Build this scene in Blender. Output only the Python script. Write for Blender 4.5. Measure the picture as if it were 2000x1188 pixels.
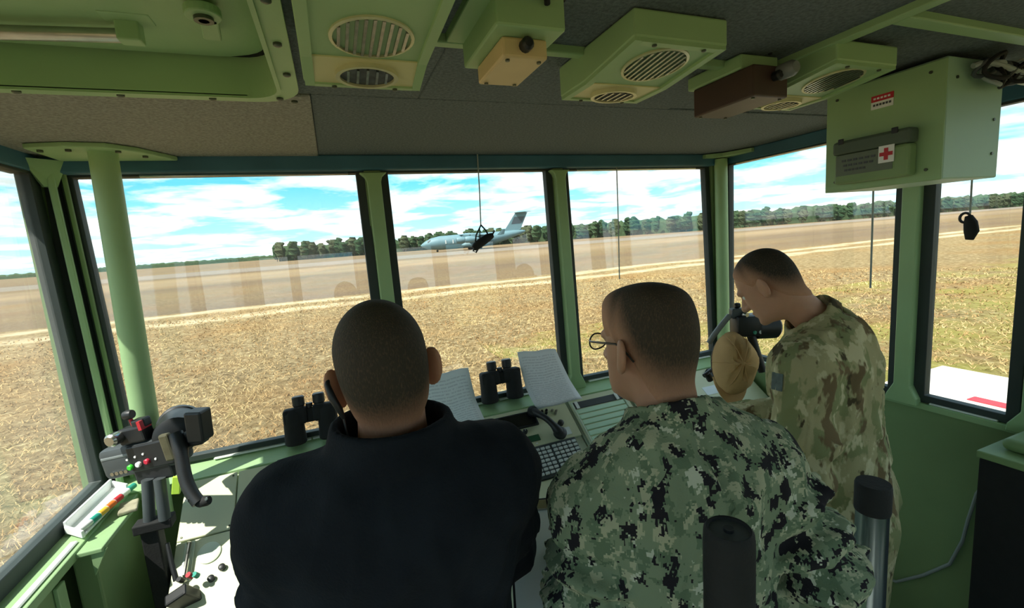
import bpy, bmesh, math, random
import numpy as np
from mathutils import Vector, Matrix, Euler

for o in list(bpy.data.objects):
    bpy.data.objects.remove(o, do_unlink=True)
S = bpy.context.scene
COL = S.collection
random.seed(4)
EYE = 1.82
GROUND = -1.40

# ------------------------------------------------------------------ camera
FPX = 883.18
yaw, pitch, roll = .3677, -.1403, .0736
_f = Vector((math.sin(yaw)*math.cos(pitch), math.cos(yaw)*math.cos(pitch), math.sin(pitch)))
_r = Vector((math.cos(yaw), -math.sin(yaw), 0))
_u = _r.cross(_f)
CR = math.cos(roll)*_r - math.sin(roll)*_u
CU = math.sin(roll)*_r + math.cos(roll)*_u
cd = bpy.data.cameras.new('camera')
cam = bpy.data.objects.new('camera', cd)
COL.objects.link(cam)
cd.sensor_fit = 'HORIZONTAL'
cd.sensor_width = 36
cd.lens = FPX/2000*36
cd.clip_start = .02
cd.clip_end = 6000
m = Matrix((CR, CU, -_f)).transposed().to_4x4()
m.translation = (0, 0, EYE)
cam.matrix_world = m
S.camera = cam

# ------------------------------------------------------------------ world, sun, exposure
S.view_settings.view_transform = 'Standard'
S.view_settings.look = 'None'
S.view_settings.gamma = 1
S.view_settings.use_curve_mapping = False
S.view_settings.exposure = 0.5
SUN_AZ, SUN_EL, SUN_POWER = math.radians(-115), math.radians(57), 7.0
sd = bpy.data.lights.new('sun', 'SUN')
sd.energy = SUN_POWER
sd.angle = .012
sd.color = (1, .95, .86)
sun = bpy.data.objects.new('sun', sd)
COL.objects.link(sun)
to_sun = Vector((math.sin(SUN_AZ)*math.cos(SUN_EL), math.cos(SUN_AZ)*math.cos(SUN_EL), math.sin(SUN_EL)))
sun.rotation_euler = to_sun.to_track_quat('Z', 'Y').to_euler()
sun.location = (-20, 40, 50)

W = bpy.data.worlds.new('sky')
S.world = W
W.use_nodes = True
def build_sky(strength):
    nt = W.node_tree
    nt.nodes.clear()
    N = nt.nodes.new
    L = nt.links.new
    tc = N('ShaderNodeTexCoord')
    sep = N('ShaderNodeSeparateXYZ'); L(tc.outputs['Generated'], sep.inputs[0])
    az = N('ShaderNodeMath'); az.operation = 'MAXIMUM'; L(sep.outputs['Z'], az.inputs[0]); az.inputs[1].default_value = 0.0
    den = N('ShaderNodeMath'); den.operation = 'ADD'; L(az.outputs[0], den.inputs[0]); den.inputs[1].default_value = .10
    dx = N('ShaderNodeMath'); dx.operation = 'DIVIDE'; L(sep.outputs['X'], dx.inputs[0]); L(den.outputs[0], dx.inputs[1])
    dy = N('ShaderNodeMath'); dy.operation = 'DIVIDE'; L(sep.outputs['Y'], dy.inputs[0]); L(den.outputs[0], dy.inputs[1])
    cb = N('ShaderNodeCombineXYZ'); L(dx.outputs[0], cb.inputs[0]); L(dy.outputs[0], cb.inputs[1])
    n1 = N('ShaderNodeTexNoise'); n1.inputs['Scale'].default_value = 1.15; n1.inputs['Detail'].default_value = 8; n1.inputs['Roughness'].default_value = .58
    n1.inputs['Distortion'].default_value = .35
    L(cb.outputs[0], n1.inputs['Vector'])
    cr = N('ShaderNodeValToRGB'); cr.color_ramp.elements[0].position = .42; cr.color_ramp.elements[1].position = .56
    L(n1.outputs['Fac'], cr.inputs[0])
    n2 = N('ShaderNodeTexNoise'); n2.inputs['Scale'].default_value = 2.6; n2.inputs['Detail'].default_value = 6
    L(cb.outputs[0], n2.inputs['Vector'])
    ccol = N('ShaderNodeValToRGB')
    ccol.color_ramp.elements[0].position = .30; ccol.color_ramp.elements[0].color = (.60, .68, .66, 1)
    ccol.color_ramp.elements[1].position = .58; ccol.color_ramp.elements[1].color = (1.0, 1.0, .98, 1)
    L(n2.outputs['Fac'], ccol.inputs[0])
    blue = N('ShaderNodeValToRGB')
    blue.color_ramp.elements[0].position = 0; blue.color_ramp.elements[0].color = (.50, .84, .92, 1)
    blue.color_ramp.elements[1].position = .5; blue.color_ramp.elements[1].color = (.05, .36, .62, 1)
    e = blue.color_ramp.elements.new(.14); e.color = (.11, .55, .77, 1)
    L(az.outputs[0], blue.inputs[0])
    mix = N('ShaderNodeMix'); mix.data_type = 'RGBA'
    L(cr.outputs[0], mix.inputs['Factor']); L(blue.outputs[0], mix.inputs['A']); L(ccol.outputs[0], mix.inputs['B'])
    bg = N('ShaderNodeBackground'); bg.inputs['Strength'].default_value = strength
    L(mix.outputs['Result'], bg.inputs['Color'])
    out = N('ShaderNodeOutputWorld'); L(bg.outputs[0], out.inputs[0])
build_sky(1.35)

# ------------------------------------------------------------------ materials
def srgb(r, g, b):
    f = lambda c: (c/255/12.92 if c/255 <= .04045 else ((c/255+.055)/1.055)**2.4)
    return (f(r), f(g), f(b), 1)
MATS = {}
def mat(name, col, rough=.6, metal=0, var=.0, vscale=8, bump=0, bscale=60, spec=.5, sss=0, col2=None):
    """principled material with noise-driven tone variation and fine relief"""
    if name in MATS: return MATS[name]
    M = bpy.data.materials.new(name); M.use_nodes = True
    nt = M.node_tree; p = nt.nodes['Principled BSDF']
    p.inputs['Roughness'].default_value = rough
    p.inputs['Metallic'].default_value = metal
    p.inputs['Specular IOR Level'].default_value = spec
    tc = nt.nodes.new('ShaderNodeTexCoord')
    n = nt.nodes.new('ShaderNodeTexNoise'); n.inputs['Scale'].default_value = vscale; n.inputs['Detail'].default_value = 4
    nt.links.new(tc.outputs['Object'], n.inputs['Vector'])
    r = nt.nodes.new('ShaderNodeValToRGB')
    c2 = col2 if col2 else tuple(c*(1-var) for c in col[:3])+(1,)
    r.color_ramp.elements[0].position = .35; r.color_ramp.elements[0].color = c2
    r.color_ramp.elements[1].position = .65; r.color_ramp.elements[1].color = col
    nt.links.new(n.outputs['Fac'], r.inputs[0]); nt.links.new(r.outputs[0], p.inputs['Base Color'])
    if bump:
        n2 = nt.nodes.new('ShaderNodeTexNoise'); n2.inputs['Scale'].default_value = bscale; n2.inputs['Detail'].default_value = 3
        nt.links.new(tc.outputs['Object'], n2.inputs['Vector'])
        b = nt.nodes.new('ShaderNodeBump'); b.inputs['Strength'].default_value = bump; b.inputs['Distance'].default_value = .004
        nt.links.new(n2.outputs['Fac'], b.inputs['Height']); nt.links.new(b.outputs[0], p.inputs['Normal'])
    if sss:
        p.inputs['Subsurface Weight'].default_value = sss
        p.inputs['Subsurface Radius'].default_value = (.012, .004, .002)
        p.inputs['Subsurface Scale'].default_value = 1.0
    MATS[name] = M
    return M
GREEN = mat('green_paint', srgb(156, 190, 138), .5, var=.12, vscale=3, bump=.08, bscale=90)
GREEN_D = mat('green_paint_wall', srgb(132, 160, 108), .55, var=.15, vscale=2.5, bump=.1, bscale=60)
GREEN_C = mat('green_paint_cabinet', srgb(160, 196, 168), .5, var=.06, vscale=3, bump=.06, bscale=90)
CONSOLE = mat('console_grey_green', srgb(214, 218, 184), .5, var=.05, vscale=4, bump=.05, bscale=120)
CONSOLE2 = mat('console_panel_pale', srgb(216, 228, 206), .5, var=.06, vscale=5)
STRIPG = mat('strip_pale_green', srgb(206, 240, 212), .5, var=.05, vscale=6)
GASKET = mat('window_gasket_rubber', srgb(52, 62, 60), .65, var=.2, vscale=6)
HEADER = mat('header_dark_teal', srgb(62, 112, 134), .6, var=.2, vscale=5, bump=.1)
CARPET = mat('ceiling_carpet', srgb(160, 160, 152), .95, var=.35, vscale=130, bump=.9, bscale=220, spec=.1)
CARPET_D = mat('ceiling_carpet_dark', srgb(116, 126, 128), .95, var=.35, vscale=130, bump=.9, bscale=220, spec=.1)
FLOORM = mat('floor_pale_linoleum', srgb(196, 196, 184), .8, var=.3, vscale=12, bump=.3, bscale=80)
BLACK = mat('black_plastic', srgb(34, 36, 38), .45, var=.25, vscale=20)
BLACKM = mat('black_matte', srgb(26, 27, 27), .8, var=.2, vscale=30, bump=.2, bscale=150)
DGREY = mat('dark_grey_paint', srgb(70, 76, 78), .5, var=.15, vscale=14)
MGREY = mat('mid_grey_plastic', srgb(126, 132, 132), .5, var=.1, vscale=10)
STEEL = mat('brushed_steel', srgb(190, 190, 184), .28, 1.0, var=.12, vscale=30)
BOLT = mat('bolt_dark_steel', srgb(92, 98, 84), .4, .6, var=.2, vscale=40)
WHITE = mat('white_plastic', srgb(238, 240, 238), .45, var=.03)
GASKETW = mat('white_sealant', srgb(236, 242, 236), .5, var=.06, vscale=30)
TAN = mat('tan_plastic', srgb(214, 190, 142), .5, var=.08, vscale=9)
BROWN = mat('dark_brown_plastic', srgb(70, 50, 42), .5, var=.2, vscale=9)
RED = mat('red_paint', srgb(196, 40, 52), .5, var=.08)
GREENDOT = mat('green_button', srgb(70, 215, 60), .4, var=.05)
REDDOT = mat('red_button', srgb(205, 45, 70), .4, var=.05)
ORANGE = mat('orange_marker', srgb(236, 120, 40), .5, var=.05)
YELLOW = mat('yellow_marker', srgb(240, 190, 60), .5, var=.05)
TEAL = mat('teal_marker', srgb(40, 150, 130), .5, var=.05)
LCD = mat('green_display', srgb(46, 96, 66), .3, var=.15, vscale=40)
DISP = mat('dark_display', srgb(26, 28, 26), .2, var=.2, vscale=30)
KEYW = mat('key_grey_white', srgb(206, 212, 210), .5, var=.05)
SKIN = mat('skin_light', srgb(186, 136, 108), .55, var=.10, vscale=22, bump=.12, bscale=160, sss=.25)
SKIN2 = mat('skin_warm', srgb(192, 144, 116), .55, var=.10, vscale=22, bump=.12, bscale=160, sss=.25)
NAVY = mat('black_navy_fleece', srgb(36, 40, 46), .95, var=.3, vscale=9, bump=.35, bscale=260, spec=.12)
CAPM = mat('tan_cap_cloth', srgb(206, 168, 118), .9, var=.16, vscale=7, bump=.3, bscale=300, spec=.1)
BOOT = mat('tan_boot_leather', srgb(120, 98, 72), .8, var=.2, vscale=12)
BOOTB = mat('black_boot_leather', srgb(28, 28, 28), .6, var=.2, vscale=12)
DTROUS = mat('dark_trousers', srgb(30, 33, 40), .9, var=.2, vscale=10)
EYEW = mat('eye_white', srgb(230, 228, 222), .3)
AIRG = mat('aircraft_grey', srgb(100, 132, 140), .55, var=.08, vscale=.4)
AIRD = mat('aircraft_dark', srgb(62, 74, 82), .5, var=.1, vscale=1)
CONCRETE = mat('white_concrete', srgb(214, 206, 194), .9, var=.1, vscale=1.5, bump=.2, bscale=20)
LENS_S = mat('lamp_reflector', srgb(164, 168, 166), .25, .9, var=.35, vscale=60)
LENS_D = mat('lamp_louvre_dark', srgb(92, 98, 100), .4, .3, var=.4, vscale=70)
LENSR = mat('lamp_trim_cream', srgb(206, 204, 164), .35, .2, var=.1, vscale=30)
CORD = mat('grey_cord', srgb(160, 170, 168), .7, var=.1)
PAPERP = mat('paper_plain', srgb(240, 248, 250), .8, var=.03)

def paper_mat(name, base, ink, lines, col_split):
    """white paper with rows of grey print laid out in the sheet's own coordinates (x across, y down the sheet)"""
    M = bpy.data.materials.new(name); M.use_nodes = True
    nt = M.node_tree; p = nt.nodes['Principled BSDF']; p.inputs['Roughness'].default_value = .8
    uv = nt.nodes.new('ShaderNodeUVMap'); uv.uv_map = 'sheet'
    sep = nt.nodes.new('ShaderNodeSeparateXYZ'); nt.links.new(uv.outputs[0], sep.inputs[0])
    def math_(op, a, b=None):
        n = nt.nodes.new('ShaderNodeMath'); n.operation = op
        for i, v in enumerate((a, b)):
            if v is None: continue
            if isinstance(v, (int, float)): n.inputs[i].default_value = v
            else: nt.links.new(v, n.inputs[i])
        return n.outputs[0]
    row = math_('FRACT', math_('MULTIPLY', sep.outputs['Y'], lines))
    inrow = math_('GREATER_THAN', row, .58)
    nz = nt.nodes.new('ShaderNodeTexNoise'); nz.inputs['Scale'].default_value = 1
    mp = nt.nodes.new('ShaderNodeMapping'); mp.inputs['Scale'].default_value = (26, lines, 1)
    nt.links.new(uv.outputs[0], mp.inputs[0]); nt.links.new(mp.outputs[0], nz.inputs['Vector'])
    words = math_('GREATER_THAN', nz.outputs['Fac'], .44)
    mx = math_('GREATER_THAN', sep.outputs['X'], .08); mx2 = math_('LESS_THAN', sep.outputs['X'], col_split)
    my = math_('LESS_THAN', sep.outputs['Y'], .93)
    f = math_('MULTIPLY', math_('MULTIPLY', inrow, words), math_('MULTIPLY', math_('MULTIPLY', mx, mx2), my))
    f = math_('MULTIPLY', f, .28)
    mix = nt.nodes.new('ShaderNodeMix'); mix.data_type = 'RGBA'
    nt.links.new(f, mix.inputs['Factor']); mix.inputs['A'].default_value = base; mix.inputs['B'].default_value = ink
    nt.links.new(mix.outputs['Result'], p.inputs['Base Color'])
    return M
PAPER1 = paper_mat('paper_checklist', srgb(240, 248, 252), srgb(120, 130, 150), 20, .92)
PAPER2 = paper_mat('paper_form', srgb(240, 244, 250), srgb(130, 130, 150), 26, .9)

def glass_mat(name, dust):
    M = bpy.data.materials.new(name); M.use_nodes = True
    nt = M.node_tree; nt.nodes.clear()
    N = nt.nodes.new; L = nt.links.new
    out = N('ShaderNodeOutputMaterial')
    tr = N('ShaderNodeBsdfTransparent'); tr.inputs[0].default_value = (.97, .985, .98, 1)
    gl = N('ShaderNodeBsdfGlossy'); gl.inputs['Roughness'].default_value = .0
    lw = N('ShaderNodeLayerWeight'); lw.inputs['Blend'].default_value = .5
    pw = N('ShaderNodeMath'); pw.operation = 'POWER'; L(lw.outputs['Facing'], pw.inputs[0]); pw.inputs[1].default_value = 5
    ma = N('ShaderNodeMath'); ma.operation = 'MULTIPLY_ADD'; L(pw.outputs[0], ma.inputs[0]); ma.inputs[1].default_value = .85; ma.inputs[2].default_value = .065
    mx = N('ShaderNodeMixShader'); L(ma.outputs[0], mx.inputs[0]); L(tr.outputs[0], mx.inputs[1]); L(gl.outputs[0], mx.inputs[2])
    df = N('ShaderNodeBsdfDiffuse'); df.inputs[0].default_value = (.8, .8, .78, 1)
    tc = N('ShaderNodeTexCoord'); nz = N('ShaderNodeTexNoise'); nz.inputs['Scale'].default_value = 3; nz.inputs['Detail'].default_value = 5
    L(tc.outputs['Object'], nz.inputs['Vector'])
    dm = N('ShaderNodeMath'); dm.operation = 'MULTIPLY'; L(nz.outputs['Fac'], dm.inputs[0]); dm.inputs[1].default_value = dust*2
    tl = N('ShaderNodeBsdfTranslucent'); tl.inputs[0].default_value = (.8, .8, .78, 1)
    ad = N('ShaderNodeMixShader'); ad.inputs[0].default_value = .5; L(df.outputs[0], ad.inputs[1]); L(tl.outputs[0], ad.inputs[2])
    m2 = N('ShaderNodeMixShader'); L(dm.outputs[0], m2.inputs[0]); L(mx.outputs[0], m2.inputs[1]); L(ad.outputs[0], m2.inputs[2])
    L(m2.outputs[0], out.inputs[0])
    return M
GLASS = glass_mat('window_glass', .02)
GLASS_D = glass_mat('window_glass_dusty', .055)

def camo_mat(name, cols, scale, pixel, stretch=(1, 1, 1)):
    """camouflage cloth: layered thresholded noise, snapped to small cells when pixel > 0"""
    M = bpy.data.materials.new(name); M.use_nodes = True
    nt = M.node_tree; p = nt.nodes['Principled BSDF']; p.inputs['Roughness'].default_value = .9
    p.inputs['Specular IOR Level'].default_value = .15
    N = nt.nodes.new; L = nt.links.new
    tc = N('ShaderNodeTexCoord'); src = tc.outputs['Object']
    if pixel:
        sn = N('ShaderNodeVectorMath'); sn.operation = 'SNAP'; L(src, sn.inputs[0]); sn.inputs[1].default_value = (pixel,)*3
        src = sn.outputs[0]
    mp = N('ShaderNodeMapping'); mp.inputs['Scale'].default_value = stretch; L(src, mp.inputs[0])
    cur = None
    for i, (c, thr) in enumerate(cols):
        if cur is None:
            rgb = N('ShaderNodeRGB'); rgb.outputs[0].default_value = c; cur = rgb.outputs[0]; continue
        of = N('ShaderNodeVectorMath'); of.operation = 'ADD'; L(mp.outputs[0], of.inputs[0]); of.inputs[1].default_value = (3.1*i, 7.7*i, 1.3*i)
        nz = N('ShaderNodeTexNoise'); nz.inputs['Scale'].default_value = scale*(1+.25*(i % 3)); nz.inputs['Detail'].default_value = 3.5; nz.inputs['Roughness'].default_value = .62
        L(of.outputs[0], nz.inputs['Vector'])
        if pixel:
            g = N('ShaderNodeMath'); g.operation = 'GREATER_THAN'; L(nz.outputs['Fac'], g.inputs[0]); g.inputs[1].default_value = thr; fac = g.outputs[0]
        else:
            g = N('ShaderNodeMapRange'); L(nz.outputs['Fac'], g.inputs[0]); g.inputs[1].default_value = thr-.02; g.inputs[2].default_value = thr+.02; fac = g.outputs[0]
        mx = N('ShaderNodeMix'); mx.data_type = 'RGBA'; L(fac, mx.inputs['Factor']); L(cur, mx.inputs['A']); mx.inputs['B'].default_value = c
        cur = mx.outputs['Result']
    L(cur, p.inputs['Base Color'])
    n2 = N('ShaderNodeTexNoise'); n2.inputs['Scale'].default_value = 300; L(tc.outputs['Object'], n2.inputs['Vector'])
    b = N('ShaderNodeBump'); b.inputs['Strength'].default_value = .25; b.inputs['Distance'].default_value = .003
    L(n2.outputs['Fac'], b.inputs['Height']); L(b.outputs[0], p.inputs['Normal'])
    return M
CAMO_DIGI = camo_mat('digital_camouflage', [(srgb(132, 146, 118), 0), (srgb(176, 178, 148), .54), (srgb(106, 124, 98), .55), (srgb(196, 200, 178), .62), (srgb(40, 38, 42), .565)], 25, .0034, (1, 1, .7))
CAMO_SOFT = camo_mat('blotch_camouflage', [(srgb(166, 158, 118), 0), (srgb(132, 136, 94), .52), (srgb(192, 184, 146), .57), (srgb(112, 96, 68), .57), (srgb(76, 68, 48), .63)], 14, 0, (1, 1, .5))

def hair_mat(name, dark, light):
    """short hair; the clipped fade towards skin is stored per vertex as 'fade'"""
    M = bpy.data.materials.new(name); M.use_nodes = True
    nt = M.node_tree; p = nt.nodes['Principled BSDF']; p.inputs['Roughness'].default_value = .75; p.inputs['Specular IOR Level'].default_value = .25
    N = nt.nodes.new; L = nt.links.new
    at = N('ShaderNodeAttribute'); at.attribute_name = 'fade'
    tc = N('ShaderNodeTexCoord')
    mp = N('ShaderNodeMapping'); mp.inputs['Scale'].default_value = (1, 1, .35); L(tc.outputs['Object'], mp.inputs[0])
    nz = N('ShaderNodeTexNoise'); nz.inputs['Scale'].default_value = 420; nz.inputs['Detail'].default_value = 2; L(mp.outputs[0], nz.inputs['Vector'])
    a0 = N('ShaderNodeMath'); a0.operation = 'MULTIPLY_ADD'; L(nz.outputs['Fac'], a0.inputs[0]); a0.inputs[1].default_value = .5; a0.inputs[2].default_value = -.25
    a = N('ShaderNodeMath'); a.operation = 'MULTIPLY'; L(a0.outputs[0], a.inputs[0]); L(at.outputs['Fac'], a.inputs[1])
    s = N('ShaderNodeMath'); s.operation = 'ADD'; s.use_clamp = True; L(at.outputs['Fac'], s.inputs[0]); L(a.outputs[0], s.inputs[1])
    mx = N('ShaderNodeMix'); mx.data_type = 'RGBA'; L(s.outputs[0], mx.inputs['Factor']); mx.inputs['A'].default_value = light; mx.inputs['B'].default_value = dark
    L(mx.outputs['Result'], p.inputs['Base Color'])
    b = N('ShaderNodeBump'); b.inputs['Strength'].default_value = .6; b.inputs['Distance'].default_value = .003
    L(nz.outputs['Fac'], b.inputs['Height']); L(b.outputs[0], p.inputs['Normal'])
    return M

# ------------------------------------------------------------------ mesh helpers
def frame_from(z, x=None):
    z = Vector(z).normalized()
    x = Vector(x) if x is not None else (Vector((1, 0, 0)) if abs(z.x) < .9 else Vector((0, 1, 0)))
    y = z.cross(x).normalized(); x = y.cross(z).normalized()
    return Matrix((x, y, z)).transposed()
def wm(o):
    M = o.matrix_basis.copy()
    while o.parent is not None:
        o = o.parent; M = o.matrix_basis @ M
    return M
def link(o, parent=None):
    COL.objects.link(o)
    if parent is not None: o.parent = parent
    return o
class MB:
    def __init__(s): s.v = []; s.f = []; s.mi = []; s.cur = 0
    def add(s, V, F):
        k = len(s.v); s.v += [Vector(p) for p in V]; s.f += [tuple(i+k for i in f) for f in F]; s.mi += [s.cur]*len(F); return s
    def box(s, x0, x1, y0, y1, z0, z1):
        return s.add([(x0,y0,z0),(x1,y0,z0),(x1,y1,z0),(x0,y1,z0),(x0,y0,z1),(x1,y0,z1),(x1,y1,z1),(x0,y1,z1)],
                     [(3,2,1,0),(4,5,6,7),(0,1,5,4),(1,2,6,5),(2,3,7,6),(3,0,4,7)])
    def boxr(s, c, size, R=None):
        R = R if R is not None else Matrix.Identity(3); c = Vector(c); h = Vector(size)/2
        P = [c+R@Vector((sx*h.x, sy*h.y, sz*h.z)) for sz in (-1,1) for sx,sy in ((-1,-1),(1,-1),(1,1),(-1,1))]
        return s.add(P, [(3,2,1,0),(4,5,6,7),(0,1,5,4),(1,2,6,5),(2,3,7,6),(3,0,4,7)])
    def hexa(s, b, t):          # two quads, bottom and top, same order
        return s.add(list(b)+list(t), [(3,2,1,0),(4,5,6,7),(0,1,5,4),(1,2,6,5),(2,3,7,6),(3,0,4,7)])
    def prism(s, poly, ext):
        n = len(poly); e = Vector(ext); A = [Vector(p) for p in poly]; B = [p+e for p in A]
        return s.add(A+B, [tuple(reversed(range(n))), tuple(range(n,2*n))]+[(i,(i+1)%n,n+(i+1)%n,n+i) for i in range(n)])
    def loft(s, rings, cap=True, closed=True):
        n = len(rings[0]); k = len(rings); V = [p for r in rings for p in r]; F = []
        for a in range(k-1):
            for i in range(n if closed else n-1):
                j = (i+1) % n; F.append((a*n+i, a*n+j, (a+1)*n+j, (a+1)*n+i))
        if cap: F += [tuple(reversed(range(n))), tuple(range((k-1)*n, k*n))]
        return s.add(V, F)
    def tube(s, path, r, n=10, cap=True):
        P = [Vector(p) for p in path]; rings = []; up = None
        for i, p in enumerate(P):
            t = (P[min(i+1, len(P)-1)]-P[max(i-1, 0)]).normalized()
            if up is None: up = Vector((0,0,1)) if abs(t.z) < .9 else Vector((1,0,0))
            x = (up-t*up.dot(t)).normalized(); y = t.cross(x); up = x
            ri = r[i] if isinstance(r, (list, tuple)) else r
            rings.append([p+ri*(math.cos(2*math.pi*k/n)*x+math.sin(2*math.pi*k/n)*y) for k in range(n)])
        return s.loft(rings, cap)
    def lathe(s, prof, o=(0,0,0), axis=(0,0,1), n=24, cap=True, sx=1, xdir=None):
        Fm = frame_from(axis, xdir); o = Vector(o)
        return s.loft([[o+Fm@Vector((r*sx*math.cos(2*math.pi*k/n), r*math.sin(2*math.pi*k/n), z)) for k in range(n)] for r, z in prof], cap)
    def build(s, name, mats, parent=None, smooth=False, bevel=0, seg=2, kind=None, label=None, cat=None, group=None, origin=None):
        mats = mats if isinstance(mats, (list, tuple)) else [mats]
        V = s.v
        if parent is not None:
            inv = wm(parent).inverted(); V = [inv@p for p in V]; loc = None
        else:
            a = np.array(V); loc = Vector(((a[:,0].min()+a[:,0].max())/2, (a[:,1].min()+a[:,1].max())/2, a[:,2].min())) if origin is None else Vector(origin)
            V = [p-loc for p in V]
        me = bpy.data.meshes.new(name); me.from_pydata(V, [], s.f)
        for M in mats: me.materials.append(M)
        me.polygons.foreach_set('material_index', s.mi)
        bm = bmesh.new(); bm.from_mesh(me)
        bmesh.ops.recalc_face_normals(bm, faces=bm.faces)
        if bevel:
            ed = [e for e in bm.edges if len(e.link_faces) == 2 and e.calc_face_angle() > .5]
            if ed: bmesh.ops.bevel(bm, geom=ed, offset=bevel, segments=seg, affect='EDGES', profile=.5, clamp_overlap=True)
        bm.to_mesh(me); bm.free()
        if smooth:
            me.shade_smooth()
            try: me.set_sharp_from_angle(angle=math.radians(38))
            except Exception: pass
        o = bpy.data.objects.new(name, me); link(o, parent)
        if loc is not None: o.location = loc
        tag(o, label, cat, group, kind)
        return o
def tag(o, label=None, cat=None, group=None, kind=None):
    if label: o['label'] = label
    if cat: o['category'] = cat
    if group: o['group'] = group
    if kind: o['kind'] = kind
    return o
def empty(name, loc, label=None, cat=None, group=None, R=None, kind=None):
    o = bpy.data.objects.new(name, None); COL.objects.link(o); o.empty_display_size = .05
    o.matrix_basis = (R.to_4x4() if R is not None else Matrix.Identity(4)); o.location = loc
    return tag(o, label, cat, group, kind)
def copy_of(o, parent=None, loc=None):
    c = o.copy(); COL.objects.link(c)
    if parent is not None: c.parent = parent
    if loc is not None: c.location = loc
    for ch in list(o.children): copy_of(ch, c)
    return c
def circ(c, r, z0, n=16): return [(c[0]+r*math.cos(2*math.pi*k/n), c[1]+r*math.sin(2*math.pi*k/n), z0) for k in range(n)]
def bez(p0, p1, p2, p3, n=12):
    P = [Vector(p) for p in (p0, p1, p2, p3)]
    return [((1-t)**3)*P[0]+3*t*(1-t)**2*P[1]+3*t*t*(1-t)*P[2]+t**3*P[3] for t in [i/n for i in range(n+1)]]


# ================================================================== OUTSIDE
def ground_mat():
    M = bpy.data.materials.new('dry_grass_field'); M.use_nodes = True
    nt = M.node_tree; p = nt.nodes['Principled BSDF']; p.inputs['Roughness'].default_value = .95; p.inputs['Specular IOR Level'].default_value = .05
    N = nt.nodes.new; L = nt.links.new
    tc = N('ShaderNodeTexCoord'); sep = N('ShaderNodeSeparateXYZ'); L(tc.outputs['Object'], sep.inputs[0])
    def math_(op, a, b=None, c=None):
        n = N('ShaderNodeMath'); n.operation = op
        for i, v in enumerate((a, b, c)):
            if v is None: continue
            if isinstance(v, (int, float)): n.inputs[i].default_value = v
            else: L(v, n.inputs[i])
        return n.outputs[0]
    def noise(scale, detail, rough=.6, stretch=None):
        n = N('ShaderNodeTexNoise'); n.inputs['Scale'].default_value = scale; n.inputs['Detail'].default_value = detail; n.inputs['Roughness'].default_value = rough
        if stretch:
            mp = N('ShaderNodeMapping'); mp.inputs['Scale'].default_value = stretch; L(tc.outputs['Object'], mp.inputs[0]); L(mp.outputs[0], n.inputs['Vector'])
        else: L(tc.outputs['Object'], n.inputs['Vector'])
        return n.outputs['Fac']
    def ramp(f, stops):
        r = N('ShaderNodeValToRGB'); el = r.color_ramp.elements
        el[0].position, el[0].color = stops[0]; el[1].position, el[1].color = stops[-1]
        for s in stops[1:-1]:
            e = el.new(s[0]); e.color = s[1]
        L(f, r.inputs[0]); return r.outputs[0]
    def mix(f, a, b):
        m_ = N('ShaderNodeMix'); m_.data_type = 'RGBA'
        if isinstance(f, (int, float)): m_.inputs['Factor'].default_value = f
        else: L(f, m_.inputs['Factor'])
        for nm, v in (('A', a), ('B', b)):
            if isinstance(v, tuple): m_.inputs[nm].default_value = v
            else: L(v, m_.inputs[nm])
        return m_.outputs['Result']
    fine = noise(5.5, 9, .74, (1, .8, 1))
    col = ramp(fine, [(.34, srgb(84, 68, 44)), (.45, srgb(128, 107, 72)), (.55, srgb(150, 129, 92)), (.66, srgb(200, 183, 138))])
    patch = noise(.16, 5, .6)
    col = mix(ramp(patch, [(.48, (0,0,0,1)), (.68, (.6,.6,.6,1))]), col, mix(fine, srgb(116, 80, 42), srgb(172, 134, 80)))
    # greener growth on the right-hand side near the pad
    gz = math_('MULTIPLY', ramp(noise(.35, 4), [(.42, (0,0,0,1)), (.62, (1,1,1,1))]), math_('MULTIPLY', math_('GREATER_THAN', sep.outputs['X'], 4), math_('LESS_THAN', sep.outputs['Y'], 14)))
    col = mix(math_('MULTIPLY', gz, .55), col, srgb(150, 150, 66))
    # brown uncut belt beyond the tracks
    far = math_('MULTIPLY', math_('GREATER_THAN', sep.outputs['Y'], 36), ramp(noise(.05, 4, .6, (.3, 1, 1)), [(.35, (.35,.35,.35,1)), (.65, (.9,.9,.9,1))]))
    col = mix(far, col, mix(fine, srgb(90, 74, 62), srgb(120, 102, 82)))
    # two pale wheel tracks parallel to the cab front
    wob = math_('MULTIPLY_ADD', noise(.09, 3), 5.0, -2.5)
    yy = math_('ADD', sep.outputs['Y'], wob)
    def band(c, w, soft):
        d = math_('ABSOLUTE', math_('SUBTRACT', yy, c))
        r_ = N('ShaderNodeMapRange'); L(d, r_.inputs[0]); r_.inputs[1].default_value = w; r_.inputs[2].default_value = w+soft; r_.inputs[3].default_value = 1; r_.inputs[4].default_value = 0
        return r_.outputs[0]
    br = math_('MULTIPLY', math_('MAXIMUM', band(30, .5, .9), band(34, .45, .9)), ramp(noise(.9, 5), [(.30, (.15,.15,.15,1)), (.6, (1,1,1,1))]))
    col = mix(math_('MULTIPLY', br, .8), col, srgb(214, 196, 158))
    br2 = band(100, 12, 14)
    col = mix(math_('MULTIPLY', br2, .35), col, srgb(168, 146, 114))
    br3 = band(168, 26, 8)
    col = mix(math_('MULTIPLY', br3, .7), col, srgb(134, 126, 116))
    L(col, p.inputs['Base Color'])
    b = N('ShaderNodeBump'); b.inputs['Strength'].default_value = .9; b.inputs['Distance'].default_value = .12
    L(fine, b.inputs['Height']); L(b.outputs[0], p.inputs['Normal'])
    return M
mb = MB()
gx = [-2500, -600, -200, -80, -30, -10, 0, 10, 30, 80, 200, 600, 2500]
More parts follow.
